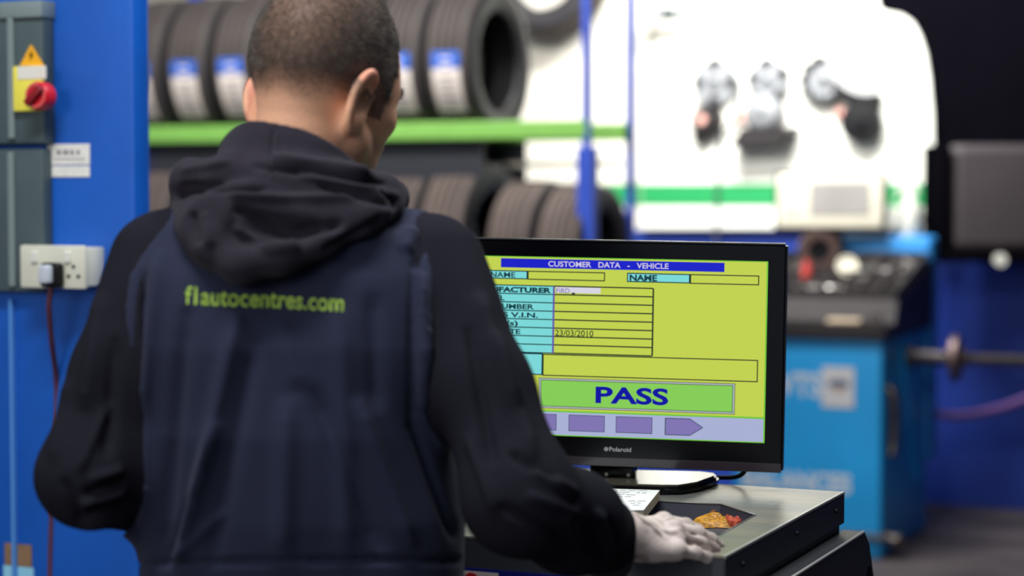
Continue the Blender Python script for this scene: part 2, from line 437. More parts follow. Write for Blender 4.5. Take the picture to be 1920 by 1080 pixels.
# ---------------------------------------------------- wheel guard, hose, blurred highlight spot on the dark side
DG = 8.9
g0 = P(1765, 470, DG); 
t = thing('wheel_guard', 'large dark grey wheel guard hood at the right edge beyond the white board', 'hood', P(1850, 488, DG))
bm = NB(); prof = []
A_ = P(1785, 488, DG); B_ = P(2010, 488, DG); zt = P(1790, 270, DG).z
M = Matrix.Translation(A_) @ Matrix.Rotation(R(YAW), 4, 'Z'); W = (B_-A_).length; H = zt-A_.z
box(bm, (0, 0, .04), (W, .3, H), M, bev=.05, seg=4)
obj('guard_shell', bm, M_hood, t, smooth=True)
bm = NB(); box(bm, (-.07, -.02, -.01), (W, .32, .05), M, bev=.015); box(bm, (-.07, -.02, .04), (-.01, .32, H*1.0), M, bev=.015)
obj('guard_rim', bm, mat('guard rim rubber', (9, 8, 12), .95, spec=0), t, smooth=True)
ga = A_+c2r(W*.5, .2, H*.5); bm = NB(); tube(bm, [ga, Vector((ga.x, WY, ga.z))], .03); obj('guard_arm', bm, M_black, t)
c = P(1876, 487, DG-.05)
bm = NB(); cyl(bm, c+c2r(0, .06, 0), c, .022, .028, 20)
setp(obj('bokeh_spot', bm, M_white, t, smooth=True))  # white disc standing in for a blurred bright highlight
hp = [P(1745, 774, 9.0), P(1790, 780, 8.95), P(1850, 772, 8.85), P(1920, 750, 8.7), P(2020, 700, 8.5)]
setp(obj('air_hose', tube(NB(), bez(hp), .019, 12), mat('purple hose', (104, 72, 128), .5), base=hp[0]), 'purple air hose looping across the dark blue wall at right', 'hose')

# ================================================================== TYRE RACK
RY0, RX1 = 7.14, -2.86
zg = hit(980, 243, 'y', RY0).z
rk = thing('tyre_rack', 'steel tyre rack with green rail and blue uprights behind the man', 'rack', (-4.3, 7.4, 0))
RX0 = -6.2
for y in (RY0, RY0+.42):
    obj('shelf_rail', box(NB(), (RX0, y-.02, zg-.036), (RX1, y+.02, zg+.034), bev=.008), M_green, rk)
for y in (RY0, RY0+.42):
    obj('shelf_rail', box(NB(), (RX0, y-.02, .90), (RX1, y+.02, .965), bev=.008), M_rackd, rk)
    obj('brace_rail', box(NB(), (RX0, y+.03, zg-.20), (-3.32, y+.045, zg-.03)), M_rackd, rk)
obj('brace_rail', box(NB(), (-3.4, RY0+.36, zg-.142), (RX1, RY0+.38, zg-.12)), mat('pale rail', (176, 172, 160), .5), rk)
for x, y, r_ in ((RX1, RY0, .032), (RX1, RY0+.47, .017), (RX0, RY0, .03), (RX0, RY0+.47, .03), (-4.93, RY0, .03), (-4.93, RY0+.47, .03)):
    z1 = 3.2
    if (x, y) == (RX1, RY0):
        obj('upright', box(NB(), (x-.035, y-.03, 0), (x+.035, y+.03, zg-.07), bev=.006), M_rackblue, rk)
        obj('upright', box(NB(), (x-.02, y-.015, zg-.07), (x+.012, y+.02, z1), bev=.006), M_rackblue, rk)
    else:
        obj('upright', box(NB(), (x-r_, y-r_, 0), (x+r_, y+r_, z1), bev=.006), M_rackblue, rk)

def tyre_bm(Ro=.315, Ri=.2, wd=.205):
    bm = NB(); h = wd/2; pr = []
    # outside: from the left bead over the tread to the right bead
    pr += [(-h*.72, Ri), (-h*.86, Ri+.006), (-h*.98, Ri+(Ro-Ri)*.4), (-h, Ri+(Ro-Ri)*.6), (-h*.95, Ro-.018), (-h*.86, Ro-.006)]
    g = 4; e = h*.8
    for i in range(g+1):
        a0 = -e + 2*e*i/(g+1); a1 = -e + 2*e*(i+1)/(g+1)
        cr = lambda a: Ro - .006*(a/h)**2
        pr += [(a0+.005, cr(a0)), (a1-.005, cr(a1))]
        if i < g: pr += [(a1-.004, cr(a1)-.009), (a1+.004, cr(a1)-.009)]
    pr += [(h*.86, Ro-.006), (h*.95, Ro-.018), (h, Ri+(Ro-Ri)*.6), (h*.98, Ri+(Ro-Ri)*.4), (h*.86, Ri+.006), (h*.72, Ri)]
    pr += [(h*.66, Ri+.012), (h*.8, Ri+(Ro-Ri)*.45), (h*.7, Ro-.03), (0, Ro-.022), (-h*.7, Ro-.03), (-h*.8, Ri+(Ro-Ri)*.45), (-h*.66, Ri+.012)]
    lathe(bm, pr, 72, 'x', closed=True)
    for f in bm.faces:
        c = f.calc_center_median(); r = math.hypot(c.y, c.z)
        f.material_index = 0 if r > Ro-.012 else 1
    return bm
def label_bm(Ro=.3165, a=(-.078, .078)):
    """strip on the tread facing the room: white below, blue top"""
    bm = NB(); n = 14; t0, t1 = R(-168), R(-128)
    rings = []
    for i in range(n+1):
        t = t0 + (t1-t0)*i/n                                        # y = cos, z = sin ; front of the tyre is -y
        rings.append([bm.verts.new((x, Ro*math.cos(t), Ro*math.sin(t))) for x in (a[0], a[1])] + [bm.verts.new((x, (Ro-.002)*math.cos(t), (Ro-.002)*math.sin(t))) for x in (a[1], a[0])])
    for i in range(n):
        for k in range(4):
            f = bm.faces.new((rings[i][k], rings[i][(k+1) % 4], rings[i+1][(k+1) % 4], rings[i+1][k]))
            f.material_index = 0
            f.smooth = False
    for rg in (rings[0], rings[-1]): bm.faces.new(rg)
    return bm
# the label: blue header over a white body
def label2():
    bm = NB()
    for (t0, t1, mi, rr, a) in ((R(180+7), R(180+42), 0, .3170, .060), (R(180-4), R(180+8), 1, .3175, .060)):
        n = 10; rings = []
        for i in range(n+1):
            t = t0+(t1-t0)*i/n; r2 = rr-.002
            rings.append([bm.verts.new((x, r*math.cos(t), r*math.sin(t))) for x, r in ((-a, rr), (a, rr), (a, r2), (-a, r2))])
        for i in range(n):
            for k in range(4):
                f = bm.faces.new((rings[i][k], rings[i][(k+1) % 4], rings[i+1][(k+1) % 4], rings[i+1][k])); f.material_index = mi
        for rg in (rings[0], rings[-1]): bm.faces.new(rg).material_index = mi
    # printed lines on the white part
    for j in range(5):
        t = R(180+14+j*5); w_ = .04 if j % 2 else .03
        vs = [bm.verts.new((x, .3173*math.cos(tt), .3173*math.sin(tt))) for x, tt in ((-w_, t), (w_, t), (w_, t+R(1.6)), (-w_, t+R(1.6)))]
        bm.faces.new(vs).material_index = 2
    vs = [bm.verts.new((x, .3179*math.cos(tt), .3179*math.sin(tt))) for x, tt in ((-.026, R(180)), (.026, R(180)), (.026, R(187)), (-.026, R(187)))]
    bm.faces.new(vs).material_index = 0
    return bm
M_lab = mat('tyre label white', (244, 234, 226), .6, noise=.1, nscale=40)
M_labb = mat('tyre label blue', (48, 100, 200), .5)
M_labp = mat('tyre label print', (150, 140, 146), .6)
cz_up = hit(930, 115, 'y', RY0+.21).z
def new_tyre(loc, label, group, mats, rad=.315, ri=.2, wd=.205):
    o = obj('tyre', tyre_bm(rad, ri, wd), mats, world=False, base=loc, smooth=True, angle=50)
    o.location = loc; WM[o.name] = Matrix.Translation(loc)
    return setp(o, label, 'tyre', group)
G1 = 'tyres standing on the green rail of the rack'
xr = hit(905, 115, 'y', RY0+.05).x
first = new_tyre((xr-.10, RY0+.21, cz_up), 'end tyre on the green rail, its round opening showing, by the white wall', G1, [M_rub, M_rubw])
lab0 = obj('tyre_label', label2(), [M_lab, M_labb, M_labp], first, world=False)
ORD = ['second tyre from the right end of the green rail, its label beside the man\'s face',
       'tyre on the green rail hidden mostly behind the right side of the head', 'tyre on the green rail directly behind the man\'s head',
       'labelled tyre on the green rail just left of the man\'s head', 'labelled tyre on the green rail, second to the left of the head',
       'tyre on the green rail next to the blue lift post, its label edge just showing', 'tyre on the green rail hidden behind the blue lift post']
def copy_tyre(src, loc, label, group, sc=1, rz=0, with_label=True):
    c = src.copy(); COL.objects.link(c); c.location = loc; c.scale = (sc, sc, sc); c.rotation_euler = (0, 0, rz)
    setp(c, label, 'tyre', group)
    if with_label:
        for ch in src.children:
            d = ch.copy(); COL.objects.link(d); d.parent = c
    return c
xs_lab = [745, 638, 532, 437, 347, 262]
xi = xr-.10
# label positions seen in the photograph fix the spacing of the row
px_first = 840
labx = lambda px: hit(px, 165, 'y', RY0-.09).x
off = first.location.x - labx(px_first)
lab0.location.x = 0; first.location.x = labx(838)+.0
for i, px in enumerate(xs_lab):
    copy_tyre(first, (labx(px), RY0+.21+.004*(-1)**i, cz_up-.004*(i % 3)), ORD[i], G1)
G2 = 'tyres on the lower rail of the rack'
low = [(1052, 345, .30), (960, 338, .30), (840, 305, .325), (745, 310, .32), (650, 315, .32), (550, 315, .32), (450, 318, .315), (368, 320, .31), (290, 300, .32)]
LOWL = ['tyre on the lower rail nearest the blue upright', 'second tyre from the blue upright on the lower rail', 'larger brownish tyre on the lower rail, third from the upright',
        'brownish tyre on the lower rail just right of the hood', 'tyre on the lower rail behind the man\'s right shoulder', 'tyre on the lower rail behind the man\'s neck',
        'tyre on the lower rail behind the man\'s left shoulder', 'tyre on the lower rail left of the hood', 'tyre on the lower rail beside the blue lift post']
low_src = new_tyre((0, 0, 0), LOWL[0], G2, [M_rub2, M_rubw])
for i, (px, py, r_) in enumerate(low):
    x = hit(px, 400, 'y', RY0-.03).x; z = hit(px, py, 'y', RY0+.21).z - r_
    if i == 0:
        low_src.location = (x, RY0+.21, z); low_src.scale = (r_/.315,)*3
    else: copy_tyre(low_src, (x, RY0+.21, z), LOWL[i], G2, r_/.315, with_label=False)
# tyre hanging high at the right of the rack and tyre standing on the floor rack beside the upright
for px, py, rad, lab in ((1022, -60, .335, 'grey tyre hung high on the wall above the white gap'), (1066, 466, .335, 'dark tyre hung on the wall just right of the blue rack upright')):
    c = hit(px, py, 'y', WY-.13)
    copy_tyre(low_src, c, lab, None, rad/.315, R(90), False)
    pg = thing('wall_peg', 'steel peg carrying the '+lab.split(' hung')[0], 'peg', (c.x, WY, c.z+.2))
    obj('peg_bar', cyl(NB(), (c.x, WY-.22, c.z+.19), (c.x, WY, c.z+.19), .015), M_steel, pg)
    obj('peg_plate', box(NB(), (c.x-.05, WY-.012, c.z+.12), (c.x+.05, WY, c.z+.26), bev=.003), M_steel, pg)
del c
for o in list(COL.objects):
    if o.name.startswith('tyre') and o.get('group') is None and 'group' in o.keys(): del o['group']

# ================================================================== LIFT POST WITH SWITCHGEAR (left)
PY = 3.10
pxr = hit(252, 300, 'y', PY).x
po = thing('lift_post', 'bright blue steel lift post at the left edge', 'lift post', (pxr-.3, PY+.03, 0))
obj('post_column', box(NB(), (pxr-.62, PY, 0), (pxr, PY+.055, 3.6), bev=.012), M_post, po, smooth=True)
obj('post_highlight', box(NB(), (hit(24, 700, 'y', PY).x, PY-.012, 0), (hit(30, 700, 'y', PY).x, PY+.002, hit(20, 560, 'y', PY).z), bev=.003), mat('pale blue highlight', (84, 150, 226), .4), po)  # pale strip painting the vertical highlight on the post
obj('base_plate', box(NB(), (pxr-.7, PY-.1, 0), (pxr+.08, PY+.25, .03), bev=.004), M_post, po)
x0, z0, x1, z1 = rect_y(20, 275, 82, 548, PY-.03)
t = thing('wiring_box', 'lower grey wiring box on the blue post', 'electrical box', ((x0+x1)/2, PY, z0))
obj('box_body', box(NB(), (x0-.16, PY-.030, z0), (x1-.0, PY, z1-.004), bev=.006), M_greybox, t, smooth=True)
obj('box_lip', box(NB(), (x0-.002, PY-.037, z0+.01), (x0+.012, PY-.029, z1-.01), bev=.003), M_greybox2, t)
x0, z0, x1, z1 = rect_y(20, -40, 82, 270, PY-.035)
zt = hit(50, 22, 'y', PY-.035).z
t = thing('isolator_box', 'upper grey isolator box carrying the red switch', 'electrical box', ((x0+x1)/2, PY, z0))
obj('box_body', box(NB(), (x0-.16, PY-.037, z0), (x1-.0, PY, zt+.01), bev=.008), M_greybox, t, smooth=True)
obj('box_lid', box(NB(), (x0-.02, PY-.045, zt-.012), (x1+.003, PY, zt+.02), bev=.004), M_greybox2, t, smooth=True)
obj('box_lip', box(NB(), (x0-.002, PY-.044, z0+.01), (x0+.012, PY-.036, zt-.01), bev=.003), M_greybox2, t)
YS = PY-.039
x0, z0, x1, z1 = rect_y(31, 124, 86, 209, YS)
t = thing('isolator_switch', 'yellow isolator plate with a red rotary knob and warning triangle', 'switch', ((x0+x1)/2, YS, z0))
obj('switch_plate', box(NB(), (x0, YS-.012, z0), (x1, YS, z1), bev=.004), M_yellow, t, smooth=True)
xa, za, xb, zb = rect_y(33, 124, 86, 148, YS-.013)
obj('plate_label', box(NB(), (xa, YS-.0135, za), (xb, YS-.011, zb)), M_white, t)
tri = [hit(x, y, 'y', YS-.004) for x, y in ((37, 123), (81, 123), (57, 84))]
obj('warning_triangle', prism(NB(), tri, (0, .004, 0)), M_warn, t)
bz = hit(58, 104, 'y', YS-.0055)
bm = NB(); prism(bm, [bz+Vector(v) for v in ((.002, 0, .010), (-.005, 0, -.001), (0, 0, -.001), (-.003, 0, -.010), (.005, 0, .002), (0, 0, .002))], (0, .0012, 0))
obj('lightning_bolt', bm, M_black, t)
k = hit(73, 180, 'y', YS-.03)
bm = lathe(NB(), [(.018, .026), (-.004, .027), (-.01, .024), (-.01, .002), (.018, .002)], 32, 'y', Matrix.Translation(k))
kb = obj('knob', bm, M_red, t, smooth=True)
bm = box(NB(), (-.007, -.022, -.023), (.007, -.008, .023), Matrix.Translation(k) @ Matrix.Rotation(R(48), 4, 'Y'), bev=.004)
obj('knob_grip', bm, M_redd, kb, smooth=True)
bm = NB()
for a0 in range(12, 80, 1): pass
lathe(bm, [(-.0102, .0225), (-.0118, .0225), (-.0118, .0185), (-.0102, .0185)], 32, 'y', Matrix.Translation(k), closed=True)
obj('knob_ring', bm, mat('worn red ring', (226, 96, 96), .5), kb, smooth=True)
x0, z0, x1, z1 = rect_y(90, 270, 169, 309, PY)
t = thing('post_sticker', 'white two-part sticker on the blue post beside the grey boxes', 'sticker', ((x0+x1)/2, PY, z0))
obj('upper_label', box(NB(), (x0, PY-.002, z0), (x1, PY, z1), bev=.0008), M_sticker, t)
xa, za, xb, zb = rect_y(90, 311, 169, 332, PY)
obj('lower_label', box(NB(), (xa, PY-.002, za), (xb, PY, zb), bev=.0008), M_sticker, t)
bm = NB()
for px, w_ in ((106, 8), (118, 10), (131, 7), (143, 6)):
    a, b, c, d = rect_y(px, 281, px+w_, 290, PY-.003); box(bm, (a, PY-.0026, b), (c, PY-.0018, d))
a, b, c, d = rect_y(100, 297, 158, 299, PY-.003); box(bm, (a, PY-.0026, b), (c, PY-.0018, d))
obj('sticker_print', bm, mat('faded print', (150, 146, 150), .7), t)
YK = PY-.0
x0, z0, x1, z1 = rect_y(37, 460, 158, 541, YK-.07)
t = thing('double_socket', 'cream double socket box across the grey box and the blue post', 'socket', ((x0+x1)/2, YK, z0))
obj('back_box', box(NB(), (x0+.004, YK-.06, z0+.004), (x1-.004, PY-.0, z1-.004), bev=.004), M_sock, t, smooth=True)
obj('face_plate', box(NB(), (x0, YK-.07, z0), (x1, YK-.058, z1), bev=.005), M_sock, t, smooth=True)
for px in (72, 134):
    a = hit(px-6, 482, 'y', YK-.07)
    obj('rocker', box(NB(), a+Vector((-.007, -.005, -.010)), a+Vector((.007, .004, .010)), bev=.002), M_white, t)
a = hit(138, 510, 'y', YK-.07); bm = NB()
for d in ((0, .010), (-.011, -.008), (.011, -.008)): box(bm, (a.x+d[0]-.0035, YK-.0712, a.z+d[1]-.003), (a.x+d[0]+.0035, YK-.069, a.z+d[1]+.003))
obj('socket_holes', bm, M_black, t)
a = hit(93, 515, 'y', YK-.09)
t = thing('mains_plug', 'dark plug with a pale highlight at its centre pushed into the double socket', 'plug', (a.x, YK-.07, a.z-.022))
obj('plug_body', box(NB(), (a.x-.021, YK-.095, a.z-.024), (a.x+.021, YK-.071, a.z+.022), bev=.009, seg=3), M_black, t, smooth=True)
obj('plug_highlight', box(NB(), (a.x-.011, YK-.112, a.z-.016), (a.x+.011, YK-.092, a.z+.018), bev=.006, seg=3), mat('pale plug highlight', (196, 204, 216), .4), t, smooth=True)  # pale block painting the white highlight on the dark plug
cp = [Vector((a.x, YK-.085, a.z-.022)), hit(92, 575, 'y', YK-.08), hit(97, 640, 'y', YK-.05), hit(106, 720, 'y', YK), hit(105, 830, 'y', YK), hit(98, 940, 'y', YK), hit(94, 1080, 'y', YK), hit(92, 1300, 'y', YK)]
setp(obj('plug_cord', tube(NB(), bez(cp), .0052), M_cordred, base=cp[0]), 'dark reddish mains cord hanging from the plug down the blue post', 'cord')
x0, z0, x1, z1 = rect_y(10, 1020, 60, 1061, PY)
t = thing('service_sticker', 'brown and pale blue service sticker low on the blue post', 'sticker', ((x0+x1)/2, PY, z0-.1))
obj('brown_label', box(NB(), (x0, PY-.002, z0), (x1, PY, z1)), mat('brown label', (150, 116, 84), .6, noise=.2, nscale=60), t)
xa, za, xb, zb = rect_y(8, 1062, 64, 1130, PY)
obj('pale_label', box(NB(), (xa, PY-.002, za), (xb, PY, zb)), mat('pale blue label', (150, 214, 240), .5), t)

# ================================================================== WHEEL BALANCER (right, behind)
BX0, BX1, BY0, BY1 = -2.53, -1.90, 7.96, 8.80
ztop = .90
wb = thing('wheel_balancer', 'bright blue wheel balancer cabinet with black weight tray and steel shaft', 'wheel balancer', ((BX0+BX1)/2, (BY0+BY1)/2, 0))
obj('cabinet', box(NB(), (BX0, BY0, .0), (BX1, BY1, ztop), bev=.02, seg=3), M_cyan, wb, smooth=True)
bm = NB(); prism(bm, [(BX1+.001, BY0+.30, ztop-.05), (BX1+.001, BY0+.36, ztop-.05), (BX1+.001, BY0+.72, .25), (BX1+.001, BY0+.60, .25)], (.012, 0, 0))
obj('side_rib', bm, M_cyan, wb)
tray_z = ztop
tr = obj('weight_tray', prism(NB(), [(BX0-.04, BY0-.05, tray_z), (BX0-.04, BY0-.05, tray_z+.06), (BX0-.04, BY0-.035, tray_z+.06), (BX0-.04, BY0-.03, tray_z+.045), (BX0-.04, BY0+.12, tray_z+.05), (BX0-.04, BY0+.16, tray_z+.155), (BX0-.04, BY1-.06, tray_z+.30), (BX0-.04, BY1+.02, tray_z+.30), (BX0-.04, BY1+.02, tray_z)],
      (BX1-BX0+.06, 0, 0), bev=.008), M_tray, wb)
def tz(y):                                                          # height of the sloping tray top
    return tray_z + (.155 + (.30-.155)*(y-BY0-.16)/(BY1-.06-BY0-.16))
bm = NB()
for i in range(9):
    x = BX0-.03 + (BX1-BX0+.04)*i/8
    prism(bm, [(x-.004, BY0+.17, tz(BY0+.17)-.01), (x-.004, BY0+.17, tz(BY0+.17)+.03), (x-.004, BY1-.07, tz(BY1-.07)+.03), (x-.004, BY1-.07, tz(BY1-.07)-.01)], (.008, 0, 0))
for y in (BY0+.17, BY0+.31, BY0+.45, BY1-.08):
    box(bm, (BX0-.035, y-.004, tz(y)-.01), (BX1+.015, y+.004, tz(y)+.035))
obj('tray_dividers', bm, M_tray, tr)
bm = NB(); box(bm, (BX0-.02, BY0-.054, tray_z+.04), (BX1, BY0-.045, tray_z+.064)); box(bm, (BX0-.02, BY0+.10, tray_z+.04), (BX1, BY0+.11, tray_z+.062))
obj('front_ledge_lip', bm, M_tray, tr)
# display column, display and console behind the tray
zc = 1.30
obj('rear_console', box(NB(), (BX0+.2, BY1-.04, .3), (BX1+.02, BY1+.14, zc), bev=.03, seg=3), mat('console blue', (44, 140, 216), .5), wb, smooth=True)
dsp_c = hit(1556, 378, 'y', BY1-.16); s = 8.55/FPX
M = Matrix.Translation(dsp_c) @ Matrix.Rotation(R(10), 4, 'Z')
dw, dh = 103*s, 52*s
ds = obj('display', box(NB(), (-dw, 0, -dh), (dw, .14, dh), M, bev=.02, seg=3), M_cream, wb, smooth=True)
obj('display_bezel', box(NB(), (-dw-.012, .02, -dh-.024), (dw+.012, .12, dh+.012), M, bev=.015), M_black, ds, smooth=True)
obj('display_screen', box(NB(), (-.04*2.2, -.003, -dh*.5), (dw*.74, .01, dh*.72), M, bev=.003), M_lcd, ds)
bm = NB()
for i in range(6): box(bm, (-dw*.86, -.004, dh*.62-i*dh*.22), (-dw*.6, .005, dh*.74-i*dh*.22), M)
obj('display_keys', bm, M_white, ds)
bm = NB(); box(bm, (-dw*.2, .05, -dh-.42), (dw*.2, .12, -dh), M); obj('display_post', bm, M_black, wb)
# steel shaft with flange
sy, sz = BY0+.40, hit(1793, 672, 'y', BY0+.40).z
X1 = BX1+.012; fx = hit(1793, 672, 'y', sy).x
sh = obj('shaft', lathe(NB(), [(X1-.05, .045), (X1+.03, .045), (X1+.03, .033), (fx-.04, .030), (fx-.04, .002)], 24, 'x', Matrix.Translation((0, sy, sz))), mat('dark shaft steel', (72, 66, 68), .45, .6), wb, smooth=True)
obj('shaft_flange', lathe(NB(), [(fx-.04, .04), (fx-.02, .055), (fx-.015, .098), (fx+.012, .098), (fx+.016, .05), (fx+.045, .034), (fx+.045, .002), (fx-.04, .002)], 32, 'x', Matrix.Translation((0, sy, sz))), mat('brown flange steel', (104, 88, 86), .45, .7), wb, smooth=True)
thr = []
x = fx+.045
while x < fx+.62: thr += [(x, .0235), (x+.006, .0205)]; x += .012
obj('threaded_spindle', lathe(NB(), [(fx+.04, .002)]+thr+[(x, .002)], 20, 'x', Matrix.Translation((0, sy, sz))), M_steel, wb, smooth=True)
bm = NB(); tube(bm, bez([(X1-.005, BY0+.06, .70), (X1+.02, BY0+.06, .66), (X1+.02, BY0+.07, .5), (X1+.015, BY0+.06, .42)]), .02); obj('side_handle', bm, M_steel, wb)
bm = NB(); cyl(bm, (X1-.03, BY0+.06, .10), (X1+.05, BY0+.02, .075), .02); cyl(bm, (X1+.05, BY0+.02, .075), (X1+.06, BY0+.015, .072), .034); box(bm, (X1-.25, BY0-.05, .085), (X1+.02, BY0-.02, .11), bev=.006)
obj('foot_pedal', bm, M_steel, wb)
# lettering on the cabinet front (blurred in the photograph: short white letter runs and a round-cornered badge)
FY = BY0-.001
def wtext(s_, px, py0, py1, w_px, m, parent, name, bold=.03):
    a, z0, b, z1 = rect_y(px, py0, px+w_px, py1, FY)
    bm = text_bm(s_, height=z1-z0, width=b-a, depth=.002, bold=bold)
    return obj(name, bmesh_move(bm, (a, FY, z0)), m, parent)
def bmesh_move(bm, v):
    bmesh.ops.translate(bm, vec=Vector(v), verts=bm.verts); return bm
M_let = mat('pale lettering', (200, 212, 222), .5)
wtext('VTS', 1460, 698, 742, 80, M_let, wb, 'front_lettering')
wtext('BALANCES', 1392, 884, 918, 204, M_let, wb, 'front_lettering', .04)
a, z0, b, z1 = rect_y(1541, 688, 1602, 764, FY)
bd = obj('badge', box(NB(), (a, FY-.004, z0), (b, FY, z1), bev=.0), mat('badge white', (206, 206, 210), .5), wb)
bd.data.transform(Matrix.Identity(4))
a, z0, b, z1 = rect_y(1554, 716, 1592, 726, FY)
bm = NB(); prism(bm, [(a, FY-.006, z0), (b, FY-.006, z0), (b, FY-.006, z1), ((a+b)/2, FY-.006, z1+.012), (a, FY-.006, z1)], (0, .003, 0)); obj('badge_emblem', bm, mat('badge slate', (92, 110, 136), .5), bd)
a, z0, b, z1 = rect_y(1566, 727, 1580, 734, FY)
obj('badge_dot', box(NB(), (a, FY-.006, z0), (b, FY-.003, z1)), mat('badge orange', (206, 160, 110), .5), bd)
# things in the weight tray
M_wt = mat('zinc weights', (168, 164, 160), .35, .7, noise=.2, nscale=30)
M_wtd = mat('lead weights', (92, 84, 82), .5, .4, noise=.2, nscale=30)
def weight_me():
    bm = NB(); box(bm, (-.02, -.008, 0), (.02, .008, .012), bev=.003); box(bm, (-.008, -.012, .004), (.008, -.006, .022), bev=.002)
    me = bpy.data.meshes.new('wheel_weight'); bm.to_mesh(me); bm.free(); return me
mes = []
for mm in (M_wt, M_wtd):
    me = weight_me(); me.materials.append(mm); mes.append(me)
for i in range(72):
    gx, gy = i % 9, i//9
    x = BX0+.03 + (BX1-BX0-.04)*(gx+.5+random.uniform(-.25, .25))/9
    y = BY0+.20 + (BY1-BY0-.33)*(gy+.5+random.uniform(-.25, .25))/8
    o = bpy.data.objects.new('wheel_weight', mes[0 if random.random() < .42 else 1]); COL.objects.link(o)
    o.location = (x, y, tz(y)-.002); o.rotation_euler = (R(-12), 0, random.uniform(0, 3.1)); k_ = random.uniform(.8, 1.3); o.scale = (k_, k_, k_)
    setp(o, 'small clip-on balancing weight lying loose in the black tray', 'wheel weight', 'balancing weights in the black tray')
def on_tray(px, py):
    v = c2r(*ray(px, py)); y0 = BY0+.16; sl = .145/(BY1-.06-y0)       # plane z = tray_z+.19+sl*(y-y0)
    t_ = (tray_z+.155-sl*y0-CH)/(v.z-sl*v.y); return Vector((v.x*t_, v.y*t_, CH+v.z*t_))
c = on_tray(1534, 505)
t = thing('steel_ring', 'brown ringed hub standing at the back of the weight tray', 'hub', c)
obj('ring', lathe(NB(), [(-.03, .05), (-.03, .088), (.03, .088), (.03, .05)], 32, 'y', Matrix.Translation(c+Vector((0, 0, .085))) @ Matrix.Rotation(R(YAW), 4, 'Z'), closed=True), mat('brown hub', (92, 72, 68), .5, .3), t, smooth=True)
obj('ring_core', lathe(NB(), [(-.02, .003), (-.02, .05), (.02, .05), (.02, .003)], 24, 'y', Matrix.Translation(c+Vector((0, 0, .085))) @ Matrix.Rotation(R(YAW), 4, 'Z')), M_black, t, smooth=True)
c = on_tray(1512, 530)
bm = NB(); lathe(bm, [(0, .02), (.07, .022), (.085, .012), (.1, .012), (.1, .002)], 20, 'z', Matrix.Translation(c)); setp(obj('red_bottle', bm, mat('red bottle', (188, 62, 56), .4), base=c, smooth=True), 'small red bottle standing in the weight tray', 'bottle')
for px, py, r_, lab in ((1588, 508, .046, 'cream round tin lid leaning in the middle of the weight tray'), (1630, 505, .03, 'small silver dish behind the cream lid in the tray')):
    c = on_tray(px, py+12)+Vector((0, 0, r_))
    bm = lathe(NB(), [(-.006, .002), (-.006, r_*.8), (-.012, r_*.85), (-.012, r_), (.012, r_), (.012, .002)], 32, 'y', Matrix.Translation(c) @ Matrix.Rotation(R(YAW), 4, 'Z') @ Matrix.Rotation(R(-25), 4, 'X'))
    setp(obj('tin_lid', bm, M_cream if r_ > .04 else M_chrome, base=c, smooth=True), lab, 'lid')
for px, py, a_, lab in ((1655, 512, .5, 'bright chrome pliers lying at the back right of the tray'), (1560, 545, -.3, 'silver tool lying near the front of the tray')):
    c = on_tray(px, py)
    bm = NB(); M = Matrix.Translation(c+Vector((0, 0, .01))) @ Matrix.Rotation(a_, 4, 'Z') @ Matrix.Rotation(R(8), 4, 'X')
    for sg in (-1, 1):
        tube(bm, [M @ v for v in bez([(-.11, sg*.03, 0), (-.05, sg*.022, 0), (0, 0, 0), (.03, -sg*.008, 0), (.06, -sg*.004, 0)])], .011)
    setp(obj('pliers', bm, M_chrome, base=c, smooth=True), lab, 'pliers')
c = hit(1583, 606, 'y', BY0+.04); c.z = tray_z+.047
bm = NB(); box(bm, c+Vector((-.07, -.03, 0)), c+Vector((.07, .03, .03)), bev=.012, seg=3); setp(obj('cleaning_pad', bm, mat('tan pad', (206, 186, 160), .8, noise=.2, nscale=40), base=c, smooth=True), 'tan pad lying on the front ledge of the weight tray', 'pad')
c = hit(1640, 606, 'y', BY0+.04); c.z = tray_z+.047
bm = NB(); lathe(bm, [(-.014, .012), (-.014, .026), (.014, .026), (.014, .012)], 24, 'y', Matrix.Translation(c+Vector((0, 0, .028))), closed=True); setp(obj('roller_ring', bm, M_steel, base=c, smooth=True), 'steel ring standing at the right corner of the front ledge', 'ring')
# white spray bottle on the console
c = hit(1705, 462, 'y', BY1+.04); c.z = zc
t = thing('spray_bottle', 'white spray bottle standing on the blue console right of the display', 'spray bottle', c)
hz = hit(1705, 350, 'y', BY1+.04).z - zc
obj('bottle_body', lathe(NB(), [(0, .045), (.01, .05), (hz*.5, .048), (hz*.66, .04), (hz*.74, .02), (hz*.8, .018), (hz*.8, .002), (0, .002)], 28, 'z', Matrix.Translation(c)), M_white, t, smooth=True)
obj('spray_head', prism(NB(), [c+Vector(v) for v in ((-.025, -.018, hz*.8), (.03, -.018, hz*.8), (.045, -.018, hz*.92), (.01, -.018, hz), (-.06, -.018, hz), (-.075, -.018, hz*.93), (-.03, -.018, hz*.92))], (0, .036, 0), bev=.006), M_white, t)
obj('trigger', tube(NB(), bez([c+Vector((-.04, 0, hz*.92)), c+Vector((-.055, 0, hz*.8)), c+Vector((-.07, 0, hz*.7))]), .008), M_white, t)
for px, py, r_, lab in ((1667, 408, .042, 'round white roll on a peg left of the spray bottle'), (1736, 412, .04, 'round white roll on a peg right of the spray bottle')):
    c = hit(px, py, 'y', WY-.12)
    bm = lathe(NB(), [(-.05, r_*.4), (-.05, r_*1.3), (.04, r_*1.3), (.04, r_*.4)], 28, 'y', Matrix.Translation(c), closed=True)
    t = thing('tape_roll', lab, 'roll', c, group='white rolls on pegs under the tool board')
    obj('roll', bm, M_white, t, smooth=True)
    obj('peg', cyl(NB(), c+Vector((0, -.06, 0)), c+Vector((0, .12, 0)), r_*.35), M_steel, t)

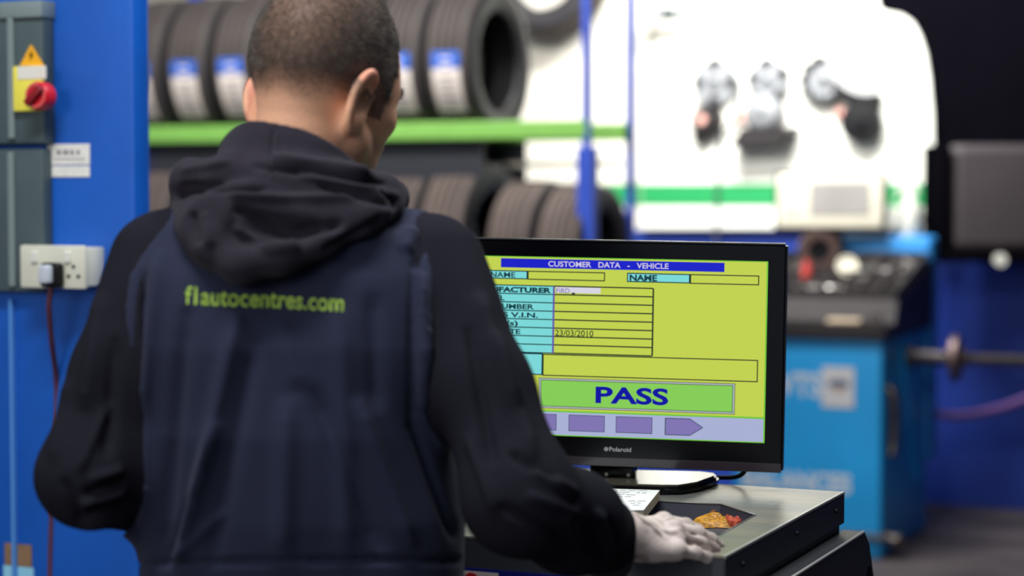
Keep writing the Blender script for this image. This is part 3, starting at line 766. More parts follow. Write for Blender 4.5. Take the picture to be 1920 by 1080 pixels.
# ================================================================== DIAGNOSTIC CART
TZ = 1.046; CX0, CX1, CY0, CY1 = -1.43, -.757, 2.353, 2.935
ct = thing('diagnostic_cart', 'dark grey diagnostic cart with a worn metal top under the monitor', 'cart', ((CX0+CX1)/2, (CY0+CY1)/2, 0))
rec = [hit(x, y, 'z', TZ) for x, y in ((1120, 938), (1227, 940), (1352, 946), (1417, 966), (1351, 1003), (1100, 1010))]
# top sheet with a hole for the recess: polygon with hole, triangulated
bm = NB()
outer = [(CX0, CY0), (CX1, CY0), (CX1, CY1), (CX0, CY1)]
def loop(pts, z): return [bm.verts.new((p[0], p[1], z)) for p in pts]
def edges(vs): return [bm.edges.new((vs[i], vs[(i+1) % len(vs)])) for i in range(len(vs))]
lo_, li_ = loop(outer, TZ), loop(rec, TZ)
bmesh.ops.triangle_fill(bm, edges=edges(lo_)+edges(li_), use_beauty=True)
low2 = loop(outer, TZ-.004); lin2 = loop(rec, TZ-.004)
for A, B in ((lo_, low2), (li_, lin2)):
    for i in range(len(A)): bm.faces.new((A[i], A[(i+1) % len(A)], B[(i+1) % len(A)], B[i]))
top = obj('top_sheet', bm, M_cart, ct)
# recess walls and floor
bm = NB(); RD = .024
ins = [Vector((sum(p.x for p in rec)/6, sum(p.y for p in rec)/6, 0))]
a = [bm.verts.new((p.x, p.y, TZ-.001)) for p in rec]
b = [bm.verts.new((p.x+(ins[0].x-p.x)*.07, p.y+(ins[0].y-p.y)*.07, TZ-RD)) for p in rec]
c_ = [bm.verts.new((p.x, p.y, TZ-RD-.003)) for p in rec]
for i in range(6):
    j = (i+1) % 6; bm.faces.new((a[i], a[j], b[j], b[i])); bm.faces.new((a[j], a[i], c_[i], c_[j]))
bm.faces.new(b); bm.faces.new(c_)
obj('mouse_recess', bm, M_recess, ct)
bm = NB()
for i in range(6):
    p, n_ = rec[i], rec[(i+1) % 6]; tube(bm, [Vector((p.x, p.y, TZ+.0003)), Vector((n_.x, n_.y, TZ+.0003))], .0011, 6)
obj('recess_edge', bm, mat('recess bright edge', (122, 124, 126), .35, .4), ct)
# folded side flange, pale strip painting the edge highlight, front face
bm = NB(); box(bm, (CX1-.004, CY0, TZ-.047), (CX1, CY1, TZ-.001)); box(bm, (CX0, CY0, TZ-.047), (CX0+.004, CY1, TZ-.001)); box(bm, (CX0, CY1-.004, TZ-.047), (CX1, CY1, TZ-.001))
obj('side_flange', bm, M_cartd, ct)
obj('edge_strip', box(NB(), (CX1-.0035, CY0, TZ-.003), (CX1+.0005, CY1, TZ+.0006), bev=.0006), M_edge, ct)
M_front = mat('cart front panel', (56, 60, 68), .5, noise=.15, nscale=10)
obj('front_panel', box(NB(), (CX0, CY0, .34), (CX1-.0, CY0+.005, TZ-.002), bev=.001), M_front, ct)
obj('body_box', box(NB(), (CX0+.006, CY0+.006, .12), (CX1-.006, CY1-.006, TZ-.05)), M_cartd, ct)
for yy in (CY0+.07, CY0+.32, CY1-.05):
    obj('screw', cyl(NB(), (CX1-.001, yy, TZ-.022), (CX1+.003, yy, TZ-.022), .0040, .003, 12), M_black, ct)
# moulded side panel: stands proud of the body, leaning back towards the rear, with an oval grip hole
for sx, X_ in ((1, CX1), (-1, CX0)):
    hole_c = hit(1600, 1030, 'x', CX1+.02) if sx > 0 else None
    pz = [(CY0-.03, TZ-.060), (CY1+.012, TZ-.060), (CY1+.045, TZ-.085), (CY1+.18, .70), (CY1+.18, .14), (CY0-.03, .14)]
    bm = NB()
    cy_, cz_ = CY1+.050, TZ-.155
    ho = [(cy_+.022*math.cos(t)+.008*math.sin(t)*-1, cz_+.038*math.sin(t)) for t in np.arange(0, 2*math.pi, math.pi/8)]
    def lp_(pts, x): return [bm.verts.new((x, p[0], p[1])) for p in pts]
    xa, xb = (X_-.004, X_+.028) if sx > 0 else (X_-.028, X_+.004)
    L1, H1, L2, H2 = lp_(pz, xb), lp_(ho, xb), lp_(pz, xa), lp_(ho, xa)
    bmesh.ops.triangle_fill(bm, edges=edges(L1)+edges(H1), use_beauty=True)
    bmesh.ops.triangle_fill(bm, edges=edges(L2)+edges(H2), use_beauty=True)
    for A, B in ((L1, L2), (H1, H2)):
        for i in range(len(A)): bm.faces.new((A[i], A[(i+1) % len(A)], B[(i+1) % len(A)], B[i]))
    sp = obj('side_panel', bm, M_cartd, ct)
    xx = xb if sx > 0 else xa
    obj('panel_edge', tube(NB(), [(xx-.001*sx, CY0-.03, TZ-.061), (xx-.001*sx, CY1+.012, TZ-.061)], .0022, 8), M_edge, sp)
for x, y in ((CX0+.06, CY0+.06), (CX1-.06, CY0+.06), (CX0+.06, CY1-.06), (CX1-.06, CY1-.06)):
    bm = NB(); cyl(bm, (x-.015, y, .05), (x+.015, y, .05), .05, n=24); box(bm, (x-.022, y-.02, .05), (x+.022, y+.02, .121))
    obj('castor', bm, M_black, ct)
# label on the cart front: white and red on blue
x0, z0, x1, z1 = rect_y(868, 1066, 936, 1120, CY0)
lb = obj('front_label', box(NB(), (x0-.01, CY0-.002, z0-.02), (x1+.12, CY0, z1)), mat('label blue', (16, 26, 120), .4), ct)
obj('label_white_field', box(NB(), (x0, CY0-.003, z0), (x1, CY0-.0015, z1-.004)), mat('label field', (220, 206, 200), .5), lb)
obj('label_red_mark', lathe(NB(), [(-.0005, .0005), (-.0005, .012), (.0005, .012), (.0005, .0005)], 24, 'y', Matrix.Translation((x0+.014, CY0-.0034, z1-.018))), M_red, lb)
# printed packet lying in the recess
pk = [hit(x, y, 'z', TZ-RD+.006) for x, y in ((1296, 976), (1318, 968), (1340, 962), (1366, 959), (1374, 966), (1392, 980), (1372, 984), (1345, 982), (1310, 984))]
t = thing('sweet_wrapper', 'crumpled yellow orange and red wrapper lying in the cart recess', 'wrapper', (pk[0].x, pk[0].y, TZ-RD))
cc = sum(pk, Vector())/len(pk); random.seed(3)
def crumple(ring, m, name, k):
    bm = NB(); rs = []
    for s_, hh in ((1, 0), (.82, .007), (.5, .010), (.15, .006)):
        rs.append([bm.verts.new((cc2.x+(p.x-cc2.x)*s_+random.uniform(-.002, .002), cc2.y+(p.y-cc2.y)*s_+random.uniform(-.002, .002), TZ-RD+.001+hh*k+(random.uniform(-.003, .004) if hh else 0))) for p in ring])
    for A, B in zip(rs, rs[1:]):
        for i in range(len(A)): bm.faces.new((A[i], A[(i+1) % len(A)], B[(i+1) % len(A)], B[i]))
    bm.faces.new(rs[-1]); bm.faces.new(rs[0]); return obj(name, bm, m, t)
cc2 = cc
crumple(pk, mat('wrapper yellow', (226, 156, 30), .45, nscale=160, col2=(120, 92, 50)), 'wrapper_body', 1)
cc2 = hit(1372, 973, 'z', TZ-RD+.01)
crumple([hit(x, y, 'z', TZ-RD+.008) for x, y in ((1352, 966), (1366, 958), (1376, 964), (1396, 980), (1384, 986), (1366, 980))], mat('wrapper red', (170, 50, 46), .45, nscale=160, col2=(206, 104, 74)), 'wrapper_red_end', 1.3)
cc2 = hit(1345, 961, 'z', TZ-RD+.012)
crumple([hit(x, y, 'z', TZ-RD+.008) for x, y in ((1322, 967), (1345, 958), (1366, 954), (1370, 960), (1345, 966))], mat('wrapper pale', (200, 170, 160), .4), 'wrapper_pale_edge', 1.3)
# order pad with pen writing
pc = [hit(x, y, 'z', TZ+.017) for x, y in ((1040, 911), (1237, 917), (1207, 954), (1030, 957))]
t = thing('order_pad', 'white paper pad with handwriting at the foot of the monitor', 'notepad', (pc[0].x, pc[0].y, TZ))
obj('pad_sheets', prism(NB(), [Vector((p.x, p.y, TZ+.0005)) for p in pc], (0, 0, .0135), bev=.0006), M_cards, t)
obj('top_sheet', prism(NB(), [Vector((p.x, p.y, TZ+.0142)) for p in pc], (0, 0, .0012)), M_paper, t)
bm = NB(); random.seed(5)
def pad(u, v): 
    A = pc[3].lerp(pc[2], u); B = pc[0].lerp(pc[1], u); w_ = A.lerp(B, v); return Vector((w_.x, w_.y, TZ+.0158))
for r_ in range(9):
    v = .92-r_*.1; u = .3
    while u < .9:
        l = random.uniform(.03, .09)
        if random.random() < .6:
            tube(bm, [pad(u+l*i/6, v+random.uniform(-.018, .018)) for i in range(7)], .00028, 5)
        u += l+.02
tube(bm, [pad(.42+.1*math.cos(t_)*.6, .16+.12*math.sin(t_)) for t_ in np.arange(0, 7, .4)], .0008, 5)
obj('handwriting', bm, M_ink, t)
# black pouch / cloth end under the right of the stand
# ================================================================== MONITOR
mc = c2r(.1564, 3.055, TZ)
MRZ = R(YAW-9.7)
mo = thing('monitor', 'wide black monitor showing a lime green test screen on the cart', 'monitor', mc, MRZ)
Rl = Matrix.Rotation(R(.85), 4, 'Y')
zc_ = 1.261-TZ; SW, SH = .4695, .274
Mp = Matrix.Translation((0, -.03, zc_)) @ Rl                         # panel frame: x right, z up, y=0 the screen surface
def mobj(name, bm, m, parent=mo, M=Mp, **k):
    if M is not None: bmesh.ops.transform(bm, matrix=M, verts=bm.verts)
    return obj(name, bm, m, parent, world=False, **k)
bm = NB(); hw, hh = SW/2, SH/2; bl, bt, bb = .0285, .027, .0445
ou = [(-hw-bl, -hh-bb), (hw+bl, -hh-bb), (hw+bl, hh+bt), (-hw-bl, hh+bt)]; inn = [(-hw, -hh), (hw, -hh), (hw, hh), (-hw, hh)]
A = [bm.verts.new((x, -.004, z)) for x, z in ou]; B = [bm.verts.new((x, -.004, z)) for x, z in inn]
Cc = [bm.verts.new((x, .0, z)) for x, z in inn]; D_ = [bm.verts.new((x, .034, z)) for x, z in ou]
for i in range(4):
    j = (i+1) % 4
    bm.faces.new((A[i], A[j], B[j], B[i])); bm.faces.new((B[i], B[j], Cc[j], Cc[i])); bm.faces.new((A[j], A[i], D_[i], D_[j]))
bm.faces.new(D_)
bmesh.ops.bevel(bm, geom=[e for e in bm.edges if all(v in A+D_ for v in e.verts)], offset=.004, segments=3, affect='EDGES')
frame = mobj('bezel', bm, M_blackg, smooth=True)
mobj('bezel_lower_strip', box(NB(), (-hw-bl+.003, -.0052, -hh-bb+.001), (hw+bl-.003, -.003, -hh-bb+.0145), bev=.0006), M_bezlow, frame)
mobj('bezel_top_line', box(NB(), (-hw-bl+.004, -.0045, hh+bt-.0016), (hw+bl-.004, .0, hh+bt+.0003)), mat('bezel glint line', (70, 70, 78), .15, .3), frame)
bm = NB(); box(bm, (-hw+.01, .030, -hh+.01), (hw-.01, .062, hh-.01), bev=.012)
mobj('rear_shell', bm, M_black, smooth=True)
# logo on the bezel
bm = NB(); tb_ = text_bm('Polaroid', height=.0068, width=.0335, depth=.0004, bold=.01)
join_bm(bm, tb_, Matrix.Translation((.0, -.0043, -hh-.0205)))
for k in range(8):
    a = k*math.pi/4; M = Matrix.Translation((-.0048, -.0043, -hh-.0175)) @ Matrix.Rotation(a, 4, 'Y')
    box(bm, (.0008, -.0003, -.0006), (.0034, .0002, .0006), M)
mobj('maker_mark', bm, mat('logo silver', (196, 196, 200), .4), frame)
# ---- display contents
def st(x):  return 479.0 + (x-866)*.0178
def sh_(x): return 332.8 + (x-866)*.0175
UI = {'lime': (203, 219, 84), 'header': (26, 34, 208), 'cyan': (130, 226, 226), 'line': (44, 52, 44), 'pass': (140, 214, 92), 'lav': (176, 184, 222),
      'lavd': (134, 122, 186), 'white': (226, 222, 238), 'navy': (14, 20, 166), 'violet': (108, 88, 176), 'ink': (20, 60, 70), 'head_text': (214, 206, 236), 'green_rim': (120, 206, 64), 'silver': (180, 190, 196)}
UIK = list(UI); UIM = [glow('screen '+k_, v_, .90) for k_, v_ in UI.items()]
def uv(px, py): return (px-866)/574.0, (py-st(px))/sh_(px)
def to_l(u, v): return (-hw+u*SW, hh-v*SH)
sb = NB(); layer = [0]
def uq(pts, c, lay):
    """pts in screen u, v"""
    y = -.0002-.00012*lay
    vs = [sb.verts.new((to_l(u, v)[0], y, to_l(u, v)[1])) for u, v in pts]
    f = sb.faces.new(vs); f.material_index = UIK.index(c)
def ur(u0, v0, u1, v1, c, lay=1): uq([(u0, v1), (u1, v1), (u1, v0), (u0, v0)], c, lay)
def U_(px): return (px-866)/574.0
def frame_(u0, v0, u1, v1, c, lay=3, th=.006):
    tu = th*SH/SW
    ur(u0, v0, u1, v0+th, c, lay); ur(u0, v1-th, u1, v1, c, lay); ur(u0, v0, u0+tu, v1, c, lay); ur(u1-tu, v0, u1, v1, c, lay)
ur(0, 0, 1, 1, 'green_rim', 0); ur(.0, .0055, .995, .995, 'lime', 1)
ur(U_(942), .013, U_(1360), .064, 'header', 2)
ur(0, .080, U_(993), .128, 'cyan', 2); frame_(-.0, .080, U_(993), .129, 'ink', 3); frame_(U_(993), .080, U_(1139), .130, 'line', 3)
ur(U_(1180), .079, U_(1297), .131, 'cyan', 2); frame_(U_(1180), .079, U_(1297), .131, 'ink', 3); frame_(U_(1297), .079, U_(1424), .133, 'line', 3)
V0, V1, RW = .163, .538, 8
ur(0, V0, U_(1043), V1, 'cyan', 2)
for i in range(RW+1):
    v = V0+(V1-V0)*i/RW
    ur(0, v-.003, U_(1043), v+.003, 'ink', 3); ur(U_(1043), v-.0036, U_(1229), v+.0036, 'line' if i % 8 else 'line', 3)
ur(U_(1041.5), V0, U_(1045), V1, 'violet', 4); ur(U_(1228), V0, U_(1231), V1, 'line', 4)
ur(U_(1047), V0+.004, U_(1131), V0+.036, 'white', 3)
ur(U_(1077), V0+.034, U_(1083), V0+.043, 'line', 5)
ur(0, .543, U_(1023), .66, 'cyan', 2); frame_(0, .541, U_(1024), .663, 'ink', 3); frame_(U_(1024), .543, U_(1425), .666, 'line', 3)
ur(U_(1017), .677, U_(1384), .848, 'silver', 2); frame_(U_(1017), .677, U_(1384), .848, 'line', 3, .003)
ur(U_(1021), .690, U_(1379), .835, 'pass', 4); frame_(U_(1021), .688, U_(1380), .837, 'line', 5, .003)
ur(0, .868, .995, .995, 'lav', 2); ur(0, .858, 1, .868, 'green_rim', 2)
for x0_, x1_ in ((890, 960), (983, 1052), (1075, 1143), (1164, 1232)):
    ur(U_(x0_), .880, U_(x1_), .972, 'lavd', 3); frame_(U_(x0_), .880, U_(x1_), .972, 'ink', 4, .003)
uq([(U_(1256), .972), (U_(1302), .972), (U_(1326), .926), (U_(1302), .880), (U_(1256), .880)][::1], 'lavd', 3)
for p_, q_ in (((1256, .880), (1302, .880)), ((1302, .880), (1326, .926)), ((1326, .926), (1302, .972)), ((1256, .972), (1302, .972))):
    (a0, b0), (a1, b1) = p_, q_
    uq([(U_(a0), b0+.003), (U_(a1), b1+.003), (U_(a1), b1-.001), (U_(a0), b0-.001)], 'ink', 4)
ur(U_(1255.5), .880, U_(1257), .975, 'ink', 4)
me = bpy.data.meshes.new('screen'); bmesh.ops.transform(sb, matrix=Mp, verts=sb.verts)
for f in sb.faces:
    f.normal_update()
    if f.normal.y > 0: f.normal_flip()
sb.to_mesh(me); sb.free()
scr = link_mesh('screen', me, UIM, mo, world=False)
tm = {k_: NB() for k_ in UIK+['surname', 'name']}
def ut(body, px, vtop, vbot, px1, c, bold=.0, key=None):
    u0, u1 = U_(px), U_(px1); x0_, z1_ = to_l(u0, vtop); x1_, z0_ = to_l(u1, vbot)
    b_ = text_bm(body, height=z1_-z0_, width=x1_-x0_, depth=.0001, bold=bold)
    join_bm(tm[key or c], b_, Matrix.Translation((x0_, -.0011, z0_)), UIK.index(c))
ut('CUSTOMER   DATA   -   VEHICLE', 1032, .022, .053, 1257, 'head_text', .02)
ut('SURNAME', 890, .089, .119, 970, 'ink', .02, 'surname'); ut('NAME', 1185, .088, .122, 1236, 'ink', .04, 'name')
RWH = (V1-V0)/RW
def row(i): return V0+RWH*i+.010, V0+RWH*(i+1)-.009
for i, (s_, x0_, x1_) in enumerate((('MANUFACTURER', 880, 1038), ('MODEL', 892, 950), ('REG. NUMBER', 884, 1006), ('CHASSIS V.I.N.', 874, 1014), ('YEAR (s)', 890, 976), ('TEST DATE', 884, 981))):
    a_, b_ = row(i); ut(s_, x0_, a_, b_, x1_, 'ink', .03 if i != 0 else .05)
a_, b_ = row(0); ut('FIRD', 1048, a_, b_, 1073, 'violet', 0)
a_, b_ = row(5); ut('23/03/2010', 1047, a_-.003, b_+.004, 1119, 'line', .01)
ut('PASS', 1125, .715, .806, 1261, 'navy', .03)
for k_, nm in (('head_text', 'title_text'), ('ink', 'field_labels'), ('surname', 'surname_label'), ('name', 'name_label'), ('line', 'date_text'), ('violet', 'entry_text'), ('navy', 'result_text')):
    mobj(nm, tm[k_], UIM, scr)
mobj('screen_glass', box(NB(), (-hw, -.0016, -hh), (hw, -.0012, hh)), None, scr) if False else None
# stand
bm = NB(); box(bm, (-.031, .0, .012), (.031, .03, .075), bev=.006); cyl(bm, (-.036, .012, .034), (.036, .012, .034), .012, n=20)
box(bm, (-.034, -.022, .008), (.034, .028, .032), bev=.005)
nk = mobj('stand_neck', bm, M_blackg, M=None, smooth=True)
bm = NB()
for x, z in ((-.022, .04), (.0, .05), (.02, .038), (-.008, .02), (.026, .02)): cyl(bm, (x, -.019, z), (x, -.024, z), .0042, .003, 10)
mobj('neck_screws', bm, M_chrome, nk, M=None)
bpts = [(-.15, .075), (.135, .075), (.158, .06), (.160, .03), (.138, -.045), (.112, -.082), (.085, -.086), (-.12, -.086), (-.15, -.05)]
bm = NB(); prism(bm, [(x, y, .0) for x, y in bpts], (0, 0, .012), bev=.004)
bs = mobj('stand_base', bm, M_blackg, M=None, smooth=True)
bm = NB(); prism(bm, [(x*.96, y*.94, .012) for x, y in bpts], (0, 0, .003), bev=.001)
mobj('base_plate', bm, mat('mirror base plate', (104, 99, 88), .18, .45), bs, M=None)
# power lead
cw = [mc+Matrix.Rotation(MRZ, 3, 'Z')@Vector(v) for v in ((.205, .02, .045), (.204, .03, .03), (.190, .05, .012), (.16, .07, .006), (.12, .085, .006), (.02, .09, .006), (-.15, .07, .006))]
setp(obj('monitor_lead', tube(NB(), bez(cw), .0036, 10), M_black, base=cw[0]), 'black lead curving from under the monitor onto the cart top', 'cable')

# ================================================================== THE MAN (built in the camera-aligned frame, turned into the room by his root)
PB = np.array((-.26, 2.36, 0.0))
man = thing('person', 'man in navy coverall and black hoodie, seen from behind, right hand resting on the cart', 'person', c2r(*PB), R(YAW))
def pm(name, V, Q, m, parent=None, extra=None):
    me = np_mesh(name, V-PB, Q)
    o = link_mesh(name, me, m, parent or man, world=False)
    return o
def join_np(parts):
    Vs, Qs, n = [], [], 0
    for V, Q in parts: Vs.append(V); Qs.append(Q+n); n += len(V)
    return np.concatenate(Vs), np.concatenate(Qs)
def proj(V):                                                        # camera-aligned points -> pixels
    cp, sp = math.cos(R(PITCH)), math.sin(R(PITCH)); z = V[:, 2]-CH
    f = V[:, 1]*cp - z*sp; u = V[:, 1]*sp + z*cp
    return 960+FPX*V[:, 0]/f, 540-FPX*u/f
def vnormals(V, Q):
    n = np.cross(V[Q[:, 2]]-V[Q[:, 0]], V[Q[:, 3]]-V[Q[:, 1]]); N = np.zeros_like(V)
    for k in range(4): np.add.at(N, Q[:, k], n)
    return N/(np.linalg.norm(N, axis=1, keepdims=True)+1e-12)
def smooth_np(V, Q, it=2, lam=.5):
    for _ in range(it):
        A = np.zeros_like(V); c = np.zeros(len(V))
        for k in range(4):
            for j in ((k+1) % 4, (k-1) % 4):
                np.add.at(A, Q[:, k], V[Q[:, j]]); np.add.at(c, Q[:, k], 1)
        V = V*(1-lam) + lam*A/np.maximum(c, 1)[:, None]
    return V
def color_attr(o, cols):
    a = o.data.color_attributes.new('pigment', 'FLOAT_COLOR', 'POINT')
    a.data.foreach_set('color', np.concatenate([cols, np.ones((len(cols), 1))], 1).astype(np.float32).ravel())
def lin(c): c = np.array(c)/255; return ((c+.055)/1.055)**2.4

# ---- head frame
HY, HP = R(35), R(13)
HO = q(600, 189, 2.44)
hf = np.array((math.sin(HY)*math.cos(HP), math.cos(HY)*math.cos(HP), -math.sin(HP)))
hr = np.array((math.cos(HY), -math.sin(HY), 0.)); hu = np.cross(hr, hf)
ROLL = R(3); hr, hu = hr*math.cos(ROLL)-hu*math.sin(ROLL), hu*math.cos(ROLL)+hr*math.sin(ROLL)
def hl(p): d = [p[i]-HO[i] for i in range(3)]; return [sum(d[i]*b[i] for i in range(3)) for b in (hr, hf, hu)]
def hw_(l): return HO + hr*l[0] + hf*l[1] + hu*l[2]
def head_sdf(p):
    L = hl(p)
    f = E(L, (0, .000, .060), (.0735, .099, .096))                  # skull
    f = U(f, E(L, (0, -.042, .040), (.064, .055, .062)), .03)       # occiput
    f = U(f, E(L, (0, .040, .015), (.066, .066, .075)), .03)
    f = U(f, E(L, (0, .050, -.045), (.049, .052, .066)), .03)       # face
    f = U(f, C(L, (-.050, .015, -.045), (0, .086, -.092), .021, .019), .02)
    f = U(f, C(L, (.050, .015, -.045), (0, .086, -.092), .021, .019), .02)
    for s in (-1, 1):
        f = U(f, E(L, (s*.045, .060, -.008), (.018, .024, .015)), .018)   # cheekbone
        f = U(f, C(L, (s*.012, .091, .032), (s*.043, .075, .030), .011, .010), .012)  # brow
        f = SUB(f, E(L, (s*.032, .101, .014), (.017, .014, .013)), .012)
        f = U(f, E(L, (s*.031, .083, .013), (.0135, .0135, .0125)), .003)
    f = U(f, chain(L, [(0, .098, .018), (0, .108, -.004), (0, .121, -.024)], [.007, .008, .010], .006), .008)
    for s in (-1, 1): f = U(f, E(L, (s*.011, .108, -.027), (.009, .011, .008)), .006)
    f = U(f, E(L, (0, .097, -.052), (.022, .012, .006)), .004); f = U(f, E(L, (0, .095, -.063), (.019, .012, .006)), .004)
    f = SUB(f, C(L, (-.022, .106, -.0575), (.022, .106, -.0575), .0016), .003)
    # ears: back of the shell seen from behind
    for s in (-1, 1):
        A_ = R(12) if s > 0 else R(32); c = np.array((s*.0715, -.006, -.004))
        t_ = np.array((0, math.cos(R(12)), -math.sin(R(12)))); b_ = np.array((s*.10, math.sin(R(14)), math.cos(R(14)))); b_ /= np.linalg.norm(b_)
        # forward axis swung so the rear rim stands off the head
        a_ = np.array((-s*math.sin(A_), math.cos(A_), 0)); a_ -= b_*a_.dot(b_); a_ /= np.linalg.norm(a_)
        n_ = np.cross(a_, b_); n_ = n_ if n_[0]*s > 0 else -n_
        c2 = c + n_*.004 - a_*.012
        d = [L[i]-c2[i] for i in range(3)]
        ea, eb, en = [sum(d[i]*v[i] for i in range(3)) for v in (a_, b_, n_)]
        taper = 1-.22*np.clip(-eb/.034, 0, 1)
        rr = np.sqrt((ea/(.0225*taper))**2+(eb/.036)**2)
        shell = np.maximum((rr-1)*.018, np.abs(en + .004*(1-rr**2)) - .0038)
        rim = np.sqrt(((rr-.90)*.0185)**2 + (en-.0015)**2) - .0050
        ear = U(shell, np.where(ea > .013, 1, rim), .004)
        ear = U(ear, C([ea, eb, en], (.008, -.022, -.001), (.012, -.031, -.001), .0065, .0055), .004)
        root = C([ea, eb, en], (.010, .012, -.008), (.010, -.016, -.008), .0075)
        ear = U(ear, root, .006)
        f = U(f, ear, .004)
    # neck
    f = U(f, C(p, hw_((0, -.022, -.02)), np.array((-.262, 2.425, 1.46)), .058, .066), .02)
    for s in (-1, 1): f = U(f, C(p, hw_((s*.058, -.005, -.030)), np.array((-.255+s*.03, 2.47, 1.44)), .013, .016), .02)
    return f
hV, hQ = sdf(head_sdf, (-.40, 2.30, 1.42), (-.10, 2.66, 1.80), .0023)
hV = smooth_np(hV, hQ, 2, .5)

# ---- arms and torso skeleton
SL, EL, WL = q(293, 486, 2.37), q(160, 892, 2.28), np.array((-.335, 2.555, 1.105))
SR, ER, WR = q(822, 492, 2.37), q(978, 936, 2.22), q(1150, 1012, 2.405)
torso_keys = np.array([  # z, cx, cy, rx, ry
    (.70, -.26, 2.37, .16, .12), (.86, -.26, 2.365, .185, .135), (1.00, -.252, 2.365, .194, .13), (1.055, -.251, 2.365, .193, .128), (1.12, -.254, 2.368, .197, .138),
    (1.22, -.264, 2.37, .194, .140), (1.32, -.265, 2.378, .192, .132), (1.40, -.264, 2.392, .172, .110), (1.45, -.262, 2.405, .125, .085), (1.50, -.26, 2.42, .075, .065)])
def loft(p, K, off=0, n=2.4):
    z = np.clip(p[2], K[0, 0], K[-1, 0]); cx, cy, rx, ry = [np.interp(z, K[:, 0], K[:, i]) for i in (1, 2, 3, 4)]
    rx, ry = rx+off, ry+off
    a, b = np.abs(p[0]-cx)/rx, np.abs(p[1]-cy)/ry
    k = (a**n+b**n)**(1/n)
    d = (k-1)*np.minimum(rx, ry)*.9
    dz = np.abs(p[2]-z); return np.where(dz > 0, np.maximum(d, dz), d)
def arm_f(p, S, El, W, r, side):
    return chain(p, [S, S*.45+El*.55, El, El*.5+W*.5, W], r, .03)
def torso_f(p, off=0):
    f = loft(p, torso_keys, off)
    f = U(f, C(p, (-.262, 2.425, 1.475), SL+np.array((.03, .01, .0)), .050+off, .056+off), .04)
    f = U(f, C(p, (-.262, 2.425, 1.475), SR+np.array((-.03, .01, .0)), .050+off, .056+off), .04)
    f = U(f, E(p, (-.36, 2.318, 1.34), (.085+off, .055+off, .10+off)), .05); f = U(f, E(p, (-.17, 2.318, 1.34), (.085+off, .055+off, .10+off)), .05)
    return f
rA = [.056, .053, .056, .052, .046]
def armL(p, o=0): return arm_f(p, SL, EL, WL, [r+o for r in rA], -1)
def armR(p, o=0): return arm_f(p, SR, ER, WR, [r+o for r in (.056, .057, .063, .059, .043)], 1)
def wrinkle(p):                                                     # broad soft cloth undulation
    x, y, z = p
    return .0016*np.sin(38*x+9*z+2*np.sin(7*z)) * np.sin(11*z+4*x) + .0012*np.sin(24*z-30*x+1.3)
def jacket(p):
    t, l, r = torso_f(p), armL(p), armR(p)
    return U(U(t, l, .035), U(t, r, .035), .0)+wrinkle(p), t, l, r
def cloth_mesh(fn, lo, hi, h): return sdf(fn, lo, hi, h)
FOLDS_T = [  # px, py -> px, py, half width in px, height in m (negative: valley)
    (443, 600, 360, 993, 16, .007), (405, 800, 335, 1050, 12, .007), (350, 590, 305, 1050, 15, -.006), (480, 640, 395, 1050, 15, -.005),
    (673, 760, 770, 1015, 16, .007), (590, 740, 712, 1030, 18, -.006), (640, 600, 650, 1040, 20, .004), (700, 560, 705, 760, 18, -.004),
    (800, 433, 776, 500, 8, -.005), (776, 500, 773, 800, 9, -.005), (773, 800, 850, 1005, 9, -.006), (790, 520, 800, 760, 10, .008), (822, 600, 835, 800, 12, .010),
    (775, 430, 760, 470, 12, .006), (300, 480, 262, 760, 16, .006), (270, 520, 245, 900, 12, -.007), (540, 760, 530, 1040, 20, .005),
    (330, 1050, 420, 960, 9, .004), (310, 1052, 360, 930, 8, -.004), (560, 1051, 868, 1051, 5, -.006), (240, 1060, 560, 1051, 5, -.005), (520, 600, 560, 720, 22, .003), (600, 480, 740, 440, 24, .004)]
FOLDS_L = [(171, 900, 228, 882, 8, .007), (160, 925, 228, 903, 6, -.007), (150, 945, 232, 921, 7, .007), (165, 965, 235, 945, 6, -.006), (150, 985, 240, 972, 8, .006), (170, 1010, 245, 1000, 6, -.006),
    (190, 560, 160, 760, 14, .006), (215, 640, 200, 850, 12, -.006), (130, 720, 100, 860, 12, .004), (120, 900, 160, 985, 9, -.004), (205, 760, 150, 880, 8, .005)]
FOLDS_R = [(900, 560, 960, 760, 14, .007), (880, 620, 920, 860, 12, -.007), (930, 640, 1000, 850, 14, .006), (960, 850, 1040, 900, 8, -.006), (990, 930, 1080, 960, 10, .006), (940, 950, 1060, 1010, 8, -.006),
    (1000, 880, 1080, 925, 9, .006), (1100, 980, 1130, 1050, 7, -.006), (1120, 960, 1155, 1045, 8, .006), (1060, 960, 1090, 1040, 8, .004), (1140, 975, 1165, 1055, 5, -.004), (880, 820, 930, 960, 10, .005)]
def fold(V, Q, folds, maxy=2.5):
    N = vnormals(V, Q); X, Y = proj(V); d = np.zeros(len(V))
    for x0, y0, x1, y1, w_, h in folds:
        dx, dy = x1-x0, y1-y0; L2 = dx*dx+dy*dy
        h = h*1.45; t = ((X-x0)*dx+(Y-y0)*dy)/L2; tc = np.clip(t, 0, 1)
        dd = np.hypot(X-x0-tc*dx, Y-y0-tc*dy)
        d += h*np.exp(-(dd/w_)**2)*(np.clip(np.minimum(t, 1-t)*5+.5, 0, 1))
    back = np.clip(-N[:, 1]*2.5, 0, 1)
    return V + N*(d*back)[:, None]
jlo, jhi = (-.66, 2.05, .98), (.22, 2.66, 1.58)
p_ = grid(jlo, jhi, .0042); Fj, Ft, Fl, Fr = jacket(p_); Fa = np.minimum(Fl, Fr)
cut = np.maximum(0, 0)
def close_b(F):
    for i in range(3):
        s = [slice(None)]*3
        for e in (0, -1): s[i] = e; F[tuple(s)] = np.maximum(F[tuple(s)], .002)
    return F.astype(np.float32)
zlow = 1.0-p_[2]
